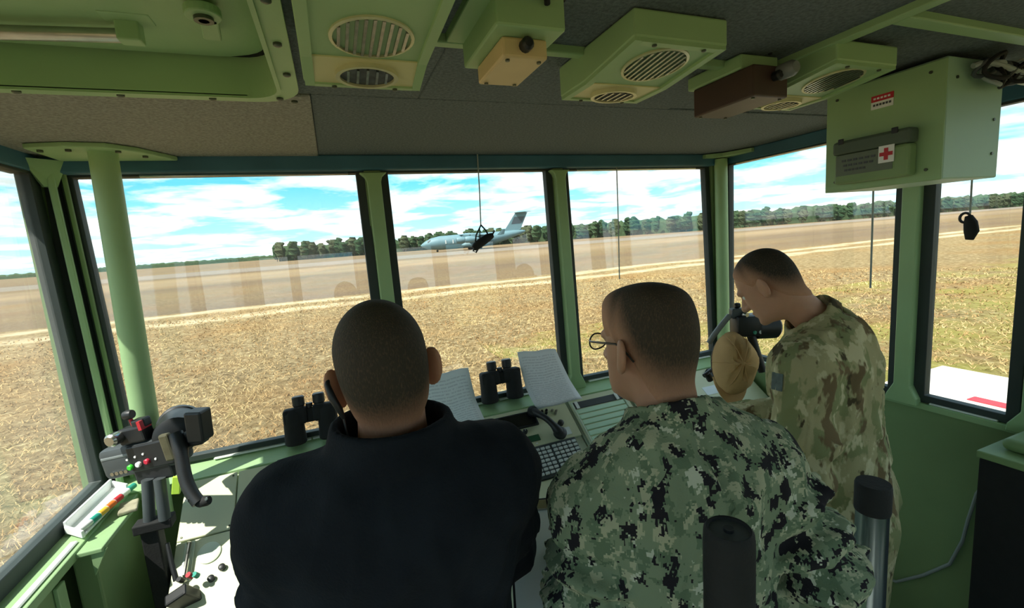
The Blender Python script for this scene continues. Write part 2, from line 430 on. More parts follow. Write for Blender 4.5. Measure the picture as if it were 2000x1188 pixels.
for i in range(len(gx)-1):
    for j in range(len(gx)-1):
        mb.add([(gx[i],gx[j],GROUND),(gx[i+1],gx[j],GROUND),(gx[i+1],gx[j+1],GROUND),(gx[i],gx[j+1],GROUND)], [(0,1,2,3)])
GM = ground_mat()
mb.build('ground', GM, kind='structure', origin=(0, 0, 0))

# standing dry grass close to the cab: uncountable, one object
rng = np.random.default_rng(3)
TUFT = mat('dry_grass_blades', srgb(192, 168, 120), .95, var=0, vscale=.5, col2=srgb(158, 122, 78), spec=.05)
def grass():
    n = 60000
    ang = rng.uniform(-.95, 1.45, n); dist = 4.2*np.exp(rng.uniform(0, 1, n)*math.log(34/4.2))
    X = np.sin(ang)*dist; Y = np.cos(ang)*dist
    keep = ~((X > 5.6) & (X < 11.6) & (Y < 5.5)) & ~((X > -1.4) & (X < 2.7) & (Y < 2.9))
    X, Y, dist = X[keep], Y[keep], dist[keep]; n = len(X)
    V = np.zeros((n, 6, 3)); hgt = rng.uniform(.02, .075, n)*(1+.012*dist)
    for b in range(2):
        a = rng.uniform(0, 6.28, n); w = .003+.0009*dist
        lean = rng.uniform(-.12, .12, (n, 2))
        V[:, b*3, 0] = X-w*np.cos(a); V[:, b*3, 1] = Y-w*np.sin(a); V[:, b*3, 2] = GROUND-.01
        V[:, b*3+1, 0] = X+w*np.cos(a); V[:, b*3+1, 1] = Y+w*np.sin(a); V[:, b*3+1, 2] = GROUND-.01
        V[:, b*3+2, 0] = X+lean[:, 0]; V[:, b*3+2, 1] = Y+lean[:, 1]; V[:, b*3+2, 2] = GROUND+hgt
    me = bpy.data.meshes.new('dry_grass'); F = np.arange(n*6).reshape(-1, 3)
    me.from_pydata(V.reshape(-1, 3).tolist(), [], F.tolist()); me.materials.append(TUFT)
    o = bpy.data.objects.new('dry_grass', me); link(o)
    tag(o, 'dry yellow grass standing in the field around the cab', 'grass', kind='stuff')
grass()

# concrete pad beside the cab with a red painted edge
mb = MB(); mb.box(5.8, 11.25, .6, 5.15, GROUND, GROUND+.06)
pad = mb.build('concrete_pad', CONCRETE, bevel=.01, label='white concrete pad on the grass below the right side window', cat='pad')
mb = MB(); mb.box(9.45, 9.68, 1.2, 3.98, GROUND+.06, GROUND+.075)
mb.build('painted_edge', RED, pad, label='red painted strip')

# treeline
LEAF = [mat('pine_green_a', srgb(60, 84, 58), .95, var=.45, vscale=.5, spec=.05), mat('pine_green_b', srgb(72, 92, 64), .95, var=.4, vscale=.5, spec=.05), mat('pine_green_c', srgb(84, 92, 68), .95, var=.4, vscale=.5, spec=.05)]
BARK = mat('bark', srgb(104, 92, 76), .95, var=.2)
def tree_mesh(k):
    rg = random.Random(k); mb = MB()
    mb.cur = 1; mb.tube([(0,0,0),(.1,0,.45),(0,.05,.8)], [.022,.016,.008], 6)
    mb.cur = 0
    blobs = [(0,0,.52,.22,.46)]+[(rg.uniform(-.12,.12), rg.uniform(-.12,.12), rg.uniform(.22,.90), rg.uniform(.09,.15), rg.uniform(.08,.15)) for _ in range(6)]
    for bx, by, bz, rr, rz in blobs:
        rings = []
        for a in range(1, 6):
            t = math.pi*a/6
            rings.append([(bx+rr*math.sin(t)*math.cos(q*math.pi/4+a)*rg.uniform(.75,1.2), by+rr*math.sin(t)*math.sin(q*math.pi/4+a)*rg.uniform(.75,1.2), bz+rz*math.cos(t)+rg.uniform(-.015,.015)) for q in range(8)])
        mb.loft(rings)
    me = bpy.data.meshes.new('pine_tree'); me.from_pydata(mb.v, [], mb.f)
    me.materials.append(LEAF[k % 3]); me.materials.append(BARK); me.polygons.foreach_set('material_index', mb.mi)
    return me
TM = [tree_mesh(k) for k in range(6)]
def tree_row(pts, hs, spacing, name, label, group, jit=4):
    rg = random.Random(len(pts)*17+int(pts[0][0]))
    for (a, b, h0, h1) in zip(pts[:-1], pts[1:], hs[:-1], hs[1:]):
        n = max(1, int(math.dist(a, b)/spacing))
        for i in range(n):
            t = (i+rg.uniform(.1, .9))/n
            o = bpy.data.objects.new(name, TM[rg.randrange(6)]); link(o)
            h = (h0+(h1-h0)*t)*rg.uniform(.85, 1.12)
            o.location = (a[0]+(b[0]-a[0])*t+rg.uniform(-jit, jit), a[1]+(b[1]-a[1])*t+rg.uniform(-jit, jit), GROUND)
            o.scale = (h*rg.uniform(.9, 1.4), h*rg.uniform(.9, 1.4), h); o.rotation_euler = (0, 0, rg.uniform(0, 6.28))
            tag(o, label, 'tree', group)
tree_row([(-36, 372), (4, 366), (28, 360)], [13.5, 14, 13.5], 3.0, 'pine_tree', 'dark green tree in the clump behind the leftmost front window', 'trees of the clump left of the aeroplane', 5)
tree_row([(30, 408), (60, 404), (120, 372), (184, 335)], [12.5, 13.5, 15.5, 13.5], 3.4, 'pine_tree', 'tall pine in the treeline behind the grey aeroplane', 'pines behind the aeroplane', 5)
tree_row([(190, 330), (251, 246), (320, 228), (391, 212)], [13.5, 12.5, 12, 11.5], 4.4, 'pine_tree', 'pine in the far treeline seen through the front right and side windows', 'pines of the right treeline', 5)
tree_row([(391, 212), (523, 194), (640, 170)], [11.5, 11, 11], 5.5, 'pine_tree', 'low pine at the right end of the far treeline', 'pines at the right end of the treeline', 5)
def forest(name, pts, h, label):
    """solid mass of further woodland filling the gaps behind the single trees"""
    rg = random.Random(9); mb = MB()
    for a, b in zip(pts[:-1], pts[1:]):
        n = max(2, int(math.dist(a, b)/3.2)); d = Vector((b[0]-a[0], b[1]-a[1])).normalized(); nn = Vector((-d.y, d.x))
        rings = []
        for i in range(n+1):
            t = i/n; x = a[0]+(b[0]-a[0])*t; y = a[1]+(b[1]-a[1])*t; hh = h*rg.uniform(.78, 1.0)
            rings.append([(x-nn.x*4+rg.uniform(-1,1), y-nn.y*4, GROUND), (x-nn.x*3, y-nn.y*3, GROUND+hh*.7), (x+rg.uniform(-1,1), y, GROUND+hh), (x+nn.x*8, y+nn.y*8, GROUND+hh*.8), (x+nn.x*9, y+nn.y*9, GROUND)])
        mb.loft(rings)
    mb.build(name, LEAF[1], label=label, cat='woodland', kind='stuff')
forest('woodland', [(28, 418), (62, 412), (190, 345), (258, 256), (395, 222), (530, 204), (800, 160)], 12.6, 'solid mass of woodland filling in behind the pines')
forest('copse_mass', [(-36, 380), (4, 374), (30, 368)], 11.5, 'dark undergrowth mass between the trees of the left clump')
forest('distant_woodland', [(-1300, 900), (-700, 1050), (-160, 1040), (60, 980)], 9, 'thin dark line of woodland on the left horizon')

# grey transport aeroplane parked across the field
def aeroplane():
    hd = Vector((-.985, .17, 0)).normalized(); right = Vector((-hd.y, hd.x, 0))*-1
    R = Matrix((right, hd, Vector((0, 0, 1)))).transposed()
    base = Vector((66.0, 217.5, GROUND))
    root = empty('cargo_aeroplane', base, 'grey four-engined transport aeroplane with a high T-tail parked on the far runway', 'aeroplane', R=R)
    T = lambda x, y, z: base+R@Vector((x, y, z))
    def mk(): return MB()
    # fuselage: stations (y, z centre, half width, half height)
    st = [(26,3.6,.15,.15),(25.2,3.6,1.0,.9),(23.5,3.8,2.0,1.8),(21,4.1,2.8,2.7),(17,4.3,3.3,3.3),(8,4.4,3.4,3.4),(-4,4.4,3.4,3.4),(-10,4.8,3.3,3.1),(-16,5.7,2.7,2.3),(-21,6.5,1.9,1.6),(-25,7.1,1.0,.9),(-26.5,7.3,.3,.3)]
    b = mk(); b.loft([[T(w*math.cos(2*math.pi*k/20), y, z+h*math.sin(2*math.pi*k/20)) for k in range(20)] for y, z, w, h in st])
    fus = b.build('fuselage', AIRG, root, True)
    b = mk(); b.loft([[T(2.3*c, y, z+s) for c, s in ((-1,0),(-.8,.55),(0,.85),(.8,.55),(1,0))] for y, z in ((22.6,4.9),(21.2,5.75))])
    b.build('cockpit_window', AIRD, fus)
    for y in (14, 10.5):
        b = mk(); b.boxr(T(-3.38, y, 4.6), (.12, .5, 1.8), R); b.build('door_marking', KEYW, fus)
    for sx in (-1, 1):
        b = mk()
        rings = []
        for t, y0, ch, z, th in ((0,7.5,12.5,7.6,1.2),(.45,.8,8.2,7.1,.8),(1,-7.2,3.6,6.0,.35)):
            x = sx*(1.5+24*t)
            rings.append([T(x,y0,z),T(x,y0-ch*.3,z+th*.55),T(x,y0-ch,z+.05),T(x,y0-ch*.4,z-th*.45)])
        b.loft(rings); w = b.build('wing', AIRG, root)
        b = mk(); x = sx*25.5; b.loft([[T(x,-7.4,6),T(x+.15*sx,-9,6.05),T(x,-10.6,6)],[T(x+sx*.7,-9.8,8.3),T(x+sx*.75,-10.3,8.3),T(x+sx*.7,-11.2,8.3)]]); b.build('winglet', AIRG, w)
        for xe, ye in ((8.2, 6.0), (14.6, 2.6)):
            b = mk(); b.lathe([(1.25,3.2),(1.5,2.6),(1.55,.6),(1.2,-1.6),(.7,-3.2)], T(sx*xe, ye, 4.9), R@Vector((0,1,0)), 16)
            e = b.build('engine', AIRG, root, True)
            b = mk(); b.lathe([(1.1,0),(1.1,.1)], T(sx*xe, ye+3.15, 4.9), R@Vector((0,1,0)), 16); b.build('fan_face', AIRD, e)
            b = mk(); b.hexa([T(sx*xe-.2,ye+1.5,6.2),T(sx*xe+.2,ye+1.5,6.2),T(sx*xe+.2,ye-3,6.2),T(sx*xe-.2,ye-3,6.2)],[T(sx*xe-.2,ye-.5,7.3),T(sx*xe+.2,ye-.5,7.3),T(sx*xe+.2,ye-5,7.2),T(sx*xe-.2,ye-5,7.2)]); b.build('pylon', AIRG, e)
        b = mk(); b.lathe([(.2,7),(1.2,5.4),(1.45,2),(1.45,-3),(1.1,-5.5),(.2,-7)], T(sx*3.2, -.5, 2.5), R@Vector((0,1,0)), 14); b.build('gear_pod', AIRG, root, True)
        for yw in (2.2, .9, -1.6, -2.9):
            b = mk(); b.lathe([(.3,-.3),(.62,-.25),(.66,0),(.62,.25),(.3,.3)], T(sx*3.4, yw, .66), R@Vector((1,0,0)), 14); b.build('wheel', BLACKM, root, True)
    b = mk(); b.tube([T(0,18,2.0),T(0,18.2,.7)], .16, 8); ng = b.build('nose_gear', AIRD, root)
    for sx in (-.35, .35):
        b = mk(); b.lathe([(.2,-.18),(.52,-.16),(.55,0),(.52,.16),(.2,.18)], T(sx,18.2,.55), R@Vector((1,0,0)), 14); b.build('wheel', BLACKM, ng, True)
    b = mk(); b.hexa([T(-.5,-15,7.0),T(.5,-15,7.0),T(.4,-24,8.2),T(-.4,-24,8.2)],[T(-.3,-22.0,16.6),T(.3,-22.0,16.6),T(.3,-28.2,16.6),T(-.3,-28.2,16.6)]); fin = b.build('tail_fin', AIRG, root)
    b = mk(); b.hexa([T(-.42,-19.4,11),T(.42,-19.4,11),T(.4,-24.6,11.2),T(-.4,-24.6,11.2)],[T(-.36,-21.2,14.6),T(.36,-21.2,14.6),T(.36,-26.6,14.6),T(-.36,-26.6,14.6)]); b.build('fin_panel', AIRD, fin)
    for sx in (-1, 1):
        b = mk(); b.loft([[T(sx*.1,-21.2,16.7),T(sx*.1,-23.5,17.0),T(sx*.1,-27.6,16.7)],[T(sx*9.6,-25.6,16.4),T(sx*9.6,-26.4,16.5),T(sx*9.6,-28.4,16.4)]]); b.build('tailplane', AIRG, fin)
aeroplane()

# ================================================================== CAB SHELL
XL, XR, YF, YB = -.85, 2.12, 2.0, -1.45
ZS, ZH, ZC = 1.091, 2.142, 2.21
TF = .0457
fy = lambda z: YF+TF*(z-ZS)
xl = lambda z: XL-.023*(z-ZS)
def window(n, q, inward, gw, dusty=False, gmat=None):
    """q: bottom-left, bottom-right, top-right, top-left of the visible glass as seen from inside"""
    q = [Vector(p) for p in q]; nn = Vector(inward).normalized()
    c = sum(q, Vector())/4
    root = empty('window_%d' % n, (q[0]+q[1])/2, kind='structure')
    u = (q[1]-q[0]).normalized(); v = (q[3]-q[0]).normalized()
    l, r, b, t = gw
    outer = [q[0]-u*l-v*b, q[1]+u*r-v*b, q[2]+u*r+v*t, q[3]-u*l+v*t]
    mb = MB()
    A = [p-nn*.03 for p in outer]; B = [p-nn*.03 for p in q]; C_ = [p+nn*.008 for p in q]; D = [p+nn*.008 for p in outer]
    V = A+B+C_+D; F = []
    for i in range(4):
        j = (i+1) % 4
        F += [(i,j,4+j,4+i),(4+i,4+j,8+j,8+i),(8+i,8+j,12+j,12+i),(12+i,12+j,j,i)]
    mb.add(V, F); mb.build('gasket', gmat or GASKET, root, bevel=.002, seg=1)
    mb = MB(); g = [p+(p-c).normalized()*.012-nn*.012 for p in q]; h = [p-nn*.005 for p in g]
    mb.hexa(g, h); mb.build('glass_pane', GLASS_D if dusty else GLASS, root)
    return root
F_ = lambda x, z: (x, fy(z), z)
fin = (0, -1, TF)
window(1, [F_(-.759,ZS),F_(.132,ZS),F_(.132,ZH),F_(-.797,ZH)], fin, (.036,.038,.022,.01), True)
window(2, [F_(.262,ZS),F_(1.011,ZS),F_(1.011,ZH),F_(.262,ZH)], fin, (.036,.036,.022,.01))
window(3, [F_(1.135,ZS),F_(2.011,ZS),F_(2.011,ZH),F_(1.135,ZH)], fin, (.034,.032,.022,.01))
R_ = lambda y, z: (XR, y, z)
window(4, [R_(1.967,ZS),R_(1.148,ZS),R_(1.148,ZH),R_(1.967,ZH)], (-1,0,0), (.03,.034,.03,.01))
window(5, [R_(1.019,ZS),R_(.785,ZS),R_(.785,ZH),R_(1.019,ZH)], (-1,0,0), (.04,.036,.03,.01))
window(6, [R_(.62,ZS),R_(-.3,ZS),R_(-.3,ZH),R_(.62,ZH)], (-1,0,0), (.035,.035,.03,.01))
window(7, [R_(-.45,ZS),R_(-1.3,ZS),R_(-1.3,ZH),R_(-.45,ZH)], (-1,0,0), (.035,.035,.03,.01))
L_ = lambda y, z: (xl(z), y, z)
window(8, [L_(.55,ZS),L_(1.930,ZS),L_(1.946,ZH),L_(.55,ZH)], (1,0,0), (.035,.05,.05,.01), True)
window(9, [L_(-1.3,ZS),L_(.38,ZS),L_(.38,ZH),L_(-1.3,ZH)], (1,0,0), (.035,.035,.05,.01))
B_ = lambda x, z: (x, YB, z)
for k, (a, b) in enumerate(((1.95, 1.32), (1.14, .40), (.22, -.36), (-.46, -.74))):
    window(10+k, [B_(a,ZS),B_(b,ZS),B_(b,ZH),B_(a,ZH)], (0,1,0), (.035,.035,.03,.01))

# lower walls
def wall(name, f, m=GREEN_D):
    mb = MB(); f(mb); return mb.build(name, m, kind='structure')
wall('wall_front', lambda b: (b.box(XL-.06, XR+.06, 2.012, 2.06, 0, 1.045), b.box(2.045, XR+.06, 2.02, 2.06, 1.045, 2.21), b.box(.165, .23, 2.03, 2.05, 1.045, 2.21), b.box(1.045, 1.10, 2.03, 2.05, 1.045, 2.21)))
wall('wall_left', lambda b: (b.box(XL-.06, XL, YB, 2.0, 0, 1.045), b.box(XL-.06, XL-.012, .415, .515, 1.045, 2.21), b.box(XL-.06, XL-.012, YB-.05, -1.335, 1.045, 2.21), b.box(XL-.07, XL-.02, 1.98, 2.03, 1.045, 2.21)))
wall('wall_right', lambda b: (b.box(XR+.01, XR+.06, YB, 2.0, 0, 1.06), b.box(XR+.014, XR+.05, 1.053, 1.114, 1.06, 2.21), b.box(XR+.014, XR+.05, .655, .749, 1.06, 2.21), b.box(XR+.014, XR+.05, -.415, -.335, 1.06, 2.21), b.box(XR+.014, XR+.05, YB-.05, -1.335, 1.06, 2.21), b.box(XR+.014, XR+.05, 1.997, 2.04, 1.06, 2.21)))
wall('wall_back', lambda b: (b.box(XL-.06, XR+.06, YB-.05, YB-.012, 0, 1.06), b.box(XL-.06, -.775, YB-.05, YB-.015, 1.06, 2.21), b.box(-.425, -.395, YB-.05, YB-.015, 1.06, 2.21), b.box(.255, .365, YB-.05, YB-.015, 1.06, 2.21), b.box(1.175, 1.285, YB-.05, YB-.015, 1.06, 2.21), b.box(1.985, XR+.06, YB-.05, YB-.015, 1.06, 2.21)))
mb = MB(); mb.box(XL-.06, XR+.06, YB-.05, 2.06, -.06, 0); mb.build('floor', FLOORM, kind='structure')
# sills: green ledges with a white bead of sealant along the glass
tn = [0]
def trim(mb, m, **k):
    tn[0] += 1
    return mb.build('trim_%d' % tn[0], m, kind='structure', **k)
mb = MB(); mb.prism([(XL+.02,2.012,1.062),(XL+.02,1.90,1.036),(XL+.02,1.90,1.0),(XL+.02,2.012,1.0)], (XR-XL-.02,0,0)); trim(mb, GREEN)
for a, b in ((-.52,-.17),(-.165,.06),(.30,.66),(.665,.98),(1.16,1.40),(1.405,1.98)):
    mb = MB(); mb.box(a, b, 1.982, 1.997, 1.060, 1.068); trim(mb, GASKETW, bevel=.003, seg=1)
mb = MB(); mb.box(XL, XL+.085, .3, 1.96, 1.02, 1.047); trim(mb, GREEN, bevel=.004)
mb = MB(); mb.box(XL+.052, XL+.072, .3, 1.60, 1.047, 1.054); trim(mb, GASKETW, bevel=.003, seg=1)
mb = MB(); mb.box(XR-.02, XR+.012, .3, 2.0, 1.035, 1.060); trim(mb, GREEN, bevel=.003)
for a, b in ((.80,1.0),(1.17,1.95)):
    mb = MB(); mb.box(XR-.016, XR-.004, a, b, 1.060, 1.067); trim(mb, GASKETW, bevel=.003, seg=1)
# mullions with splayed ends
def mullion(cx, wid, wall_, y=None, m=GREEN):
    mb = MB(); h = wid/2
    outl = [(-h*2.0,1.048),(h*2.0,1.048),(h*1.9,1.075),(h,1.125),(h,2.10),(h*1.25,2.122),(h*2.0,2.140),(-h*2.0,2.140),(-h*1.25,2.122),(-h,2.10),(-h,1.125),(-h*1.9,1.075)]
    if wall_ == 'F': P = [(cx+a, fy(z)-.045, z) for a, z in outl]; e = (0,.05,0)
    else: P = [(XR-.04, cx-a, z) for a, z in outl]; e = (.05,0,0)
    mb.prism(P, e); return trim(mb, m, bevel=.003, seg=1)
mullion(.1985, .056, 'F'); mullion(1.0735, .052, 'F')
mullion(1.083, .055, 'R'); mullion(.702, .07, 'R')
# front right corner post: rounded channel
mb = MB(); mb.tube([(2.062,1.965,1.045),(2.072,1.985,2.18)], .034, 14); trim(mb, GREEN, smooth=True)
mb = MB(); mb.box(2.035,2.125,1.93,2.01,1.045,1.062); trim(mb, GREEN)
mb = MB(); mb.prism([(1.955,2.03,2.185),(2.115,2.03,2.185),(2.115,1.80,2.185),(2.09,1.80,2.185),(2.03,1.93,2.185),(1.955,1.975,2.185)], (0,0,.02)); trim(mb, GREEN, bevel=.002, seg=1)
# front left corner: dark channels with a slim green edge between them, splayed at the head
def post(p0, p1, w, d, m, ax=(1,0,0)):
    mb = MB(); p0 = Vector(p0); p1 = Vector(p1); x = Vector(ax).normalized()*w/2; y = (p1-p0).cross(Vector(ax)).normalized()*d/2
    mb.hexa([p0-x-y,p0+x-y,p0+x+y,p0-x+y],[p1-x-y,p1+x-y,p1+x+y,p1-x+y]); return mb
trim(post((-.838,2.005,1.045),(-.868,2.05,2.19),.13,.03,GASKET,(1,.9,0)), GASKET, bevel=.003)
trim(post((-.808,1.968,1.045),(-.842,2.008,2.19),.020,.05,GREEN,(1,.35,0)), GREEN, bevel=.005)
trim(post((-.781,1.992,1.045),(-.815,2.028,2.19),.013,.012,DGREY), GREEN_D, bevel=.003)
mb = MB(); mb.prism([(-.885,1.94,2.19),(-.80,2.02,2.19),(-.838,2.02,2.105),(-.86,1.99,2.105)], (.012,-.016,0)); trim(mb, GREEN)
# headers over the windows
mb = MB(); mb.box(XL-.05, XR+.02, 1.998, 2.06, 2.150, 2.21); trim(mb, HEADER, bevel=.006)
mb = MB(); mb.box(XL-.09, XL-.012, YB, 2.0, 2.150, 2.21); trim(mb, HEADER, bevel=.006)
mb = MB(); mb.box(XR-.012, XR+.05, YB, 2.0, 2.150, 2.21); trim(mb, HEADER, bevel=.006)
mb = MB(); mb.box(XL-.06, XR+.06, YB-.05, YB+.01, 2.150, 2.21); trim(mb, HEADER, bevel=.006)
# shade rails under the headers
def rail(p, q):
    mb = MB(); mb.tube([p, q], .006, 8); trim(mb, STEEL, smooth=True)
rail((-.60,2.018,2.140),(.10,2.018,2.140)); rail((1.17,2.018,2.138),(1.92,2.018,2.138)); rail((2.095,1.90,2.140),(2.095,1.18,2.140))
# roof
mb = MB(); mb.box(-1.03, 2.22, YB-.12, 2.33, 2.36, 2.40)
mb.box(-1.03, -1.02, YB-.12, 2.33, 2.195, 2.36); mb.box(2.2, 2.22, YB-.12, 2.33, 2.21, 2.36); mb.box(-1.02, 2.2, 2.31, 2.33, 2.21, 2.36); mb.box(-1.02, 2.2, YB-.12, YB-.1, 2.21, 2.36)
mb.box(-1.02, -.86, YB-.1, 2.31, 2.205, 2.215); mb.box(-.86, 2.2, 2.06, 2.31, 2.21, 2.215)
mb.build('roof', GREEN_D, kind='structure')
# ceiling with carpeted panels between green battens
ceil = empty('ceiling', (.6, .3, ZC), kind='structure')
def cpanel(x0, x1, y0, y1, z=ZC, m=CARPET):
    mb = MB(); mb.box(x0, x1, y0, y1, z, z+.012); mb.build('ceiling_panel', m, ceil, bevel=.003, seg=1)
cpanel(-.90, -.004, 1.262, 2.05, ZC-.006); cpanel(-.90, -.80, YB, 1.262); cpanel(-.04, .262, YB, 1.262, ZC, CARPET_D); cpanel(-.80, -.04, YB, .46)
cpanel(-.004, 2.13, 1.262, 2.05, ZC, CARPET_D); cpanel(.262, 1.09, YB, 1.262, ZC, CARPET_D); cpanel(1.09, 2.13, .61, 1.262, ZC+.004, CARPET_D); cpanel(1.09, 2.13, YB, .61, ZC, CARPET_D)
def batten(x0, x1, y0, y1):
    mb = MB(); mb.box(x0, x1, y0, y1, ZC-.016, ZC+.004); b = mb.build('ceiling_batten', GREEN, ceil, bevel=.003)
    return b
batten(.10, 1.075, .878, .902); batten(.245, .283, YB, .878); batten(1.075, 1.105, YB, .885); batten(1.105, 2.12, .588, .622)

# roof hatch in the ceiling
def rrect(x0, x1, y0, y1, r, z, n=6):
    P = []
    for cx, cy, a0 in ((x1-r,y1-r,0),(x0+r,y1-r,90),(x0+r,y0+r,180),(x1-r,y0+r,270)):
        P += [Vector((cx+r*math.cos(math.radians(a0+90*k/n)), cy+r*math.sin(math.radians(a0+90*k/n)), z)) for k in range(n+1)]
    return P
HX0, HX1, HY0, HY1 = -.80, -.026, .47, 1.272
hatch = empty('roof_hatch', (-.41, .87, 2.19), 'green roof hatch with rounded bolted frame and recessed lid', 'hatch')
mb = MB(); w = .038
mb.loft([rrect(HX0,HX1,HY0,HY1,.10,2.205), rrect(HX0,HX1,HY0,HY1,.10,2.190), rrect(HX0+w,HX1-w,HY0+w,HY1-w,.07,2.190), rrect(HX0+w,HX1-w,HY0+w,HY1-w,.07,2.205)], cap=False)
fr = mb.build('hatch_frame', GREEN, hatch, smooth=True)
mb = MB(); w = .036; mb.loft([rrect(HX0+w,HX1-w,HY0+w,HY1-w,.072,2.190), rrect(HX0+w,HX1-w,HY0+w,HY1-w,.072,2.185), rrect(HX0+w+.008,HX1-w-.008,HY0+w+.008,HY1-w-.008,.065,2.185), rrect(HX0+w+.008,HX1-w-.008,HY0+w+.008,HY1-w-.008,.065,2.192)], cap=False)
mb.build('inner_lip', GREEN, fr, smooth=True)
mb = MB(); w = .044; mb.loft([rrect(HX0+w,HX1-w,HY0+w,HY1-w,.066,2.190), rrect(HX0+w,HX1-w,HY0+w,HY1-w,.066,2.275)], cap=False); mb.build('coaming', GREEN, hatch, smooth=True)
mb = MB(); mb.loft([rrect(HX0+.03,HX1-.03,HY0+.03,HY1-.03,.08,2.30), rrect(HX0+.03,HX1-.03,HY0+.03,HY1-.03,.08,2.285), rrect(HX0+.07,HX1-.07,HY0+.07,HY1-.07,.08,2.262), rrect(HX0+.12,HX1-.12,HY0+.12,HY1-.12,.08,2.256)])
lid = mb.build('hatch_lid', GREEN, hatch, smooth=True)
mb = MB(); mb.loft([rrect(HX0+.046,HX1-.046,HY0+.046,HY1-.046,.066,2.284), rrect(HX0+.046,HX1-.046,HY0+.046,HY1-.046,.066,2.272), rrect(HX0+.058,HX1-.058,HY0+.058,HY1-.058,.06,2.272), rrect(HX0+.058,HX1-.058,HY0+.058,HY1-.058,.06,2.284)], cap=False)
mb.build('lid_seal', BLACKM, lid, smooth=True)
mb = MB(); mb.tube([(-.62,1.105,2.235),(-.30,1.062,2.235)], .012, 12); bar = mb.build('pull_bar', STEEL, hatch, smooth=True)
for x, y in ((-.29,1.058),(-.61,1.10)):
    mb = MB(); mb.boxr((x,y,2.240),(.036,.03,.036)); mb.boxr((x+.004,y-.018,2.258),(.075,.045,.008)); mb.build('bar_bracket', GREEN, bar, bevel=.003)
mb = MB(); mb.boxr((-.155,1.005,2.242),(.03,.085,.02), Matrix.Rotation(.12,3,'Z')); mb.lathe([(.028,0),(.028,.016)], (-.155,.955,2.232)); la = mb.build('latch', GREEN, hatch, bevel=.003)
mb = MB(); mb.lathe([(.015,0),(.015,.006),(.008,.006),(.008,0)], (-.155,.955,2.226)); mb.build('latch_ring', BOLT, la, smooth=True)
for x, y in [(-.045,.62),(-.045,.78),(-.045,.93),(-.042,1.075)]+[(-.72+.17*k,1.253) for k in range(5)]+[(-.07,1.235)]:
    mb = MB(); mb.lathe([(.0075,0),(.0075,.004),(.004,.006)], (x,y,2.190), (0,0,-1), 10); mb.build('bolt', BOLT, fr, smooth=True)

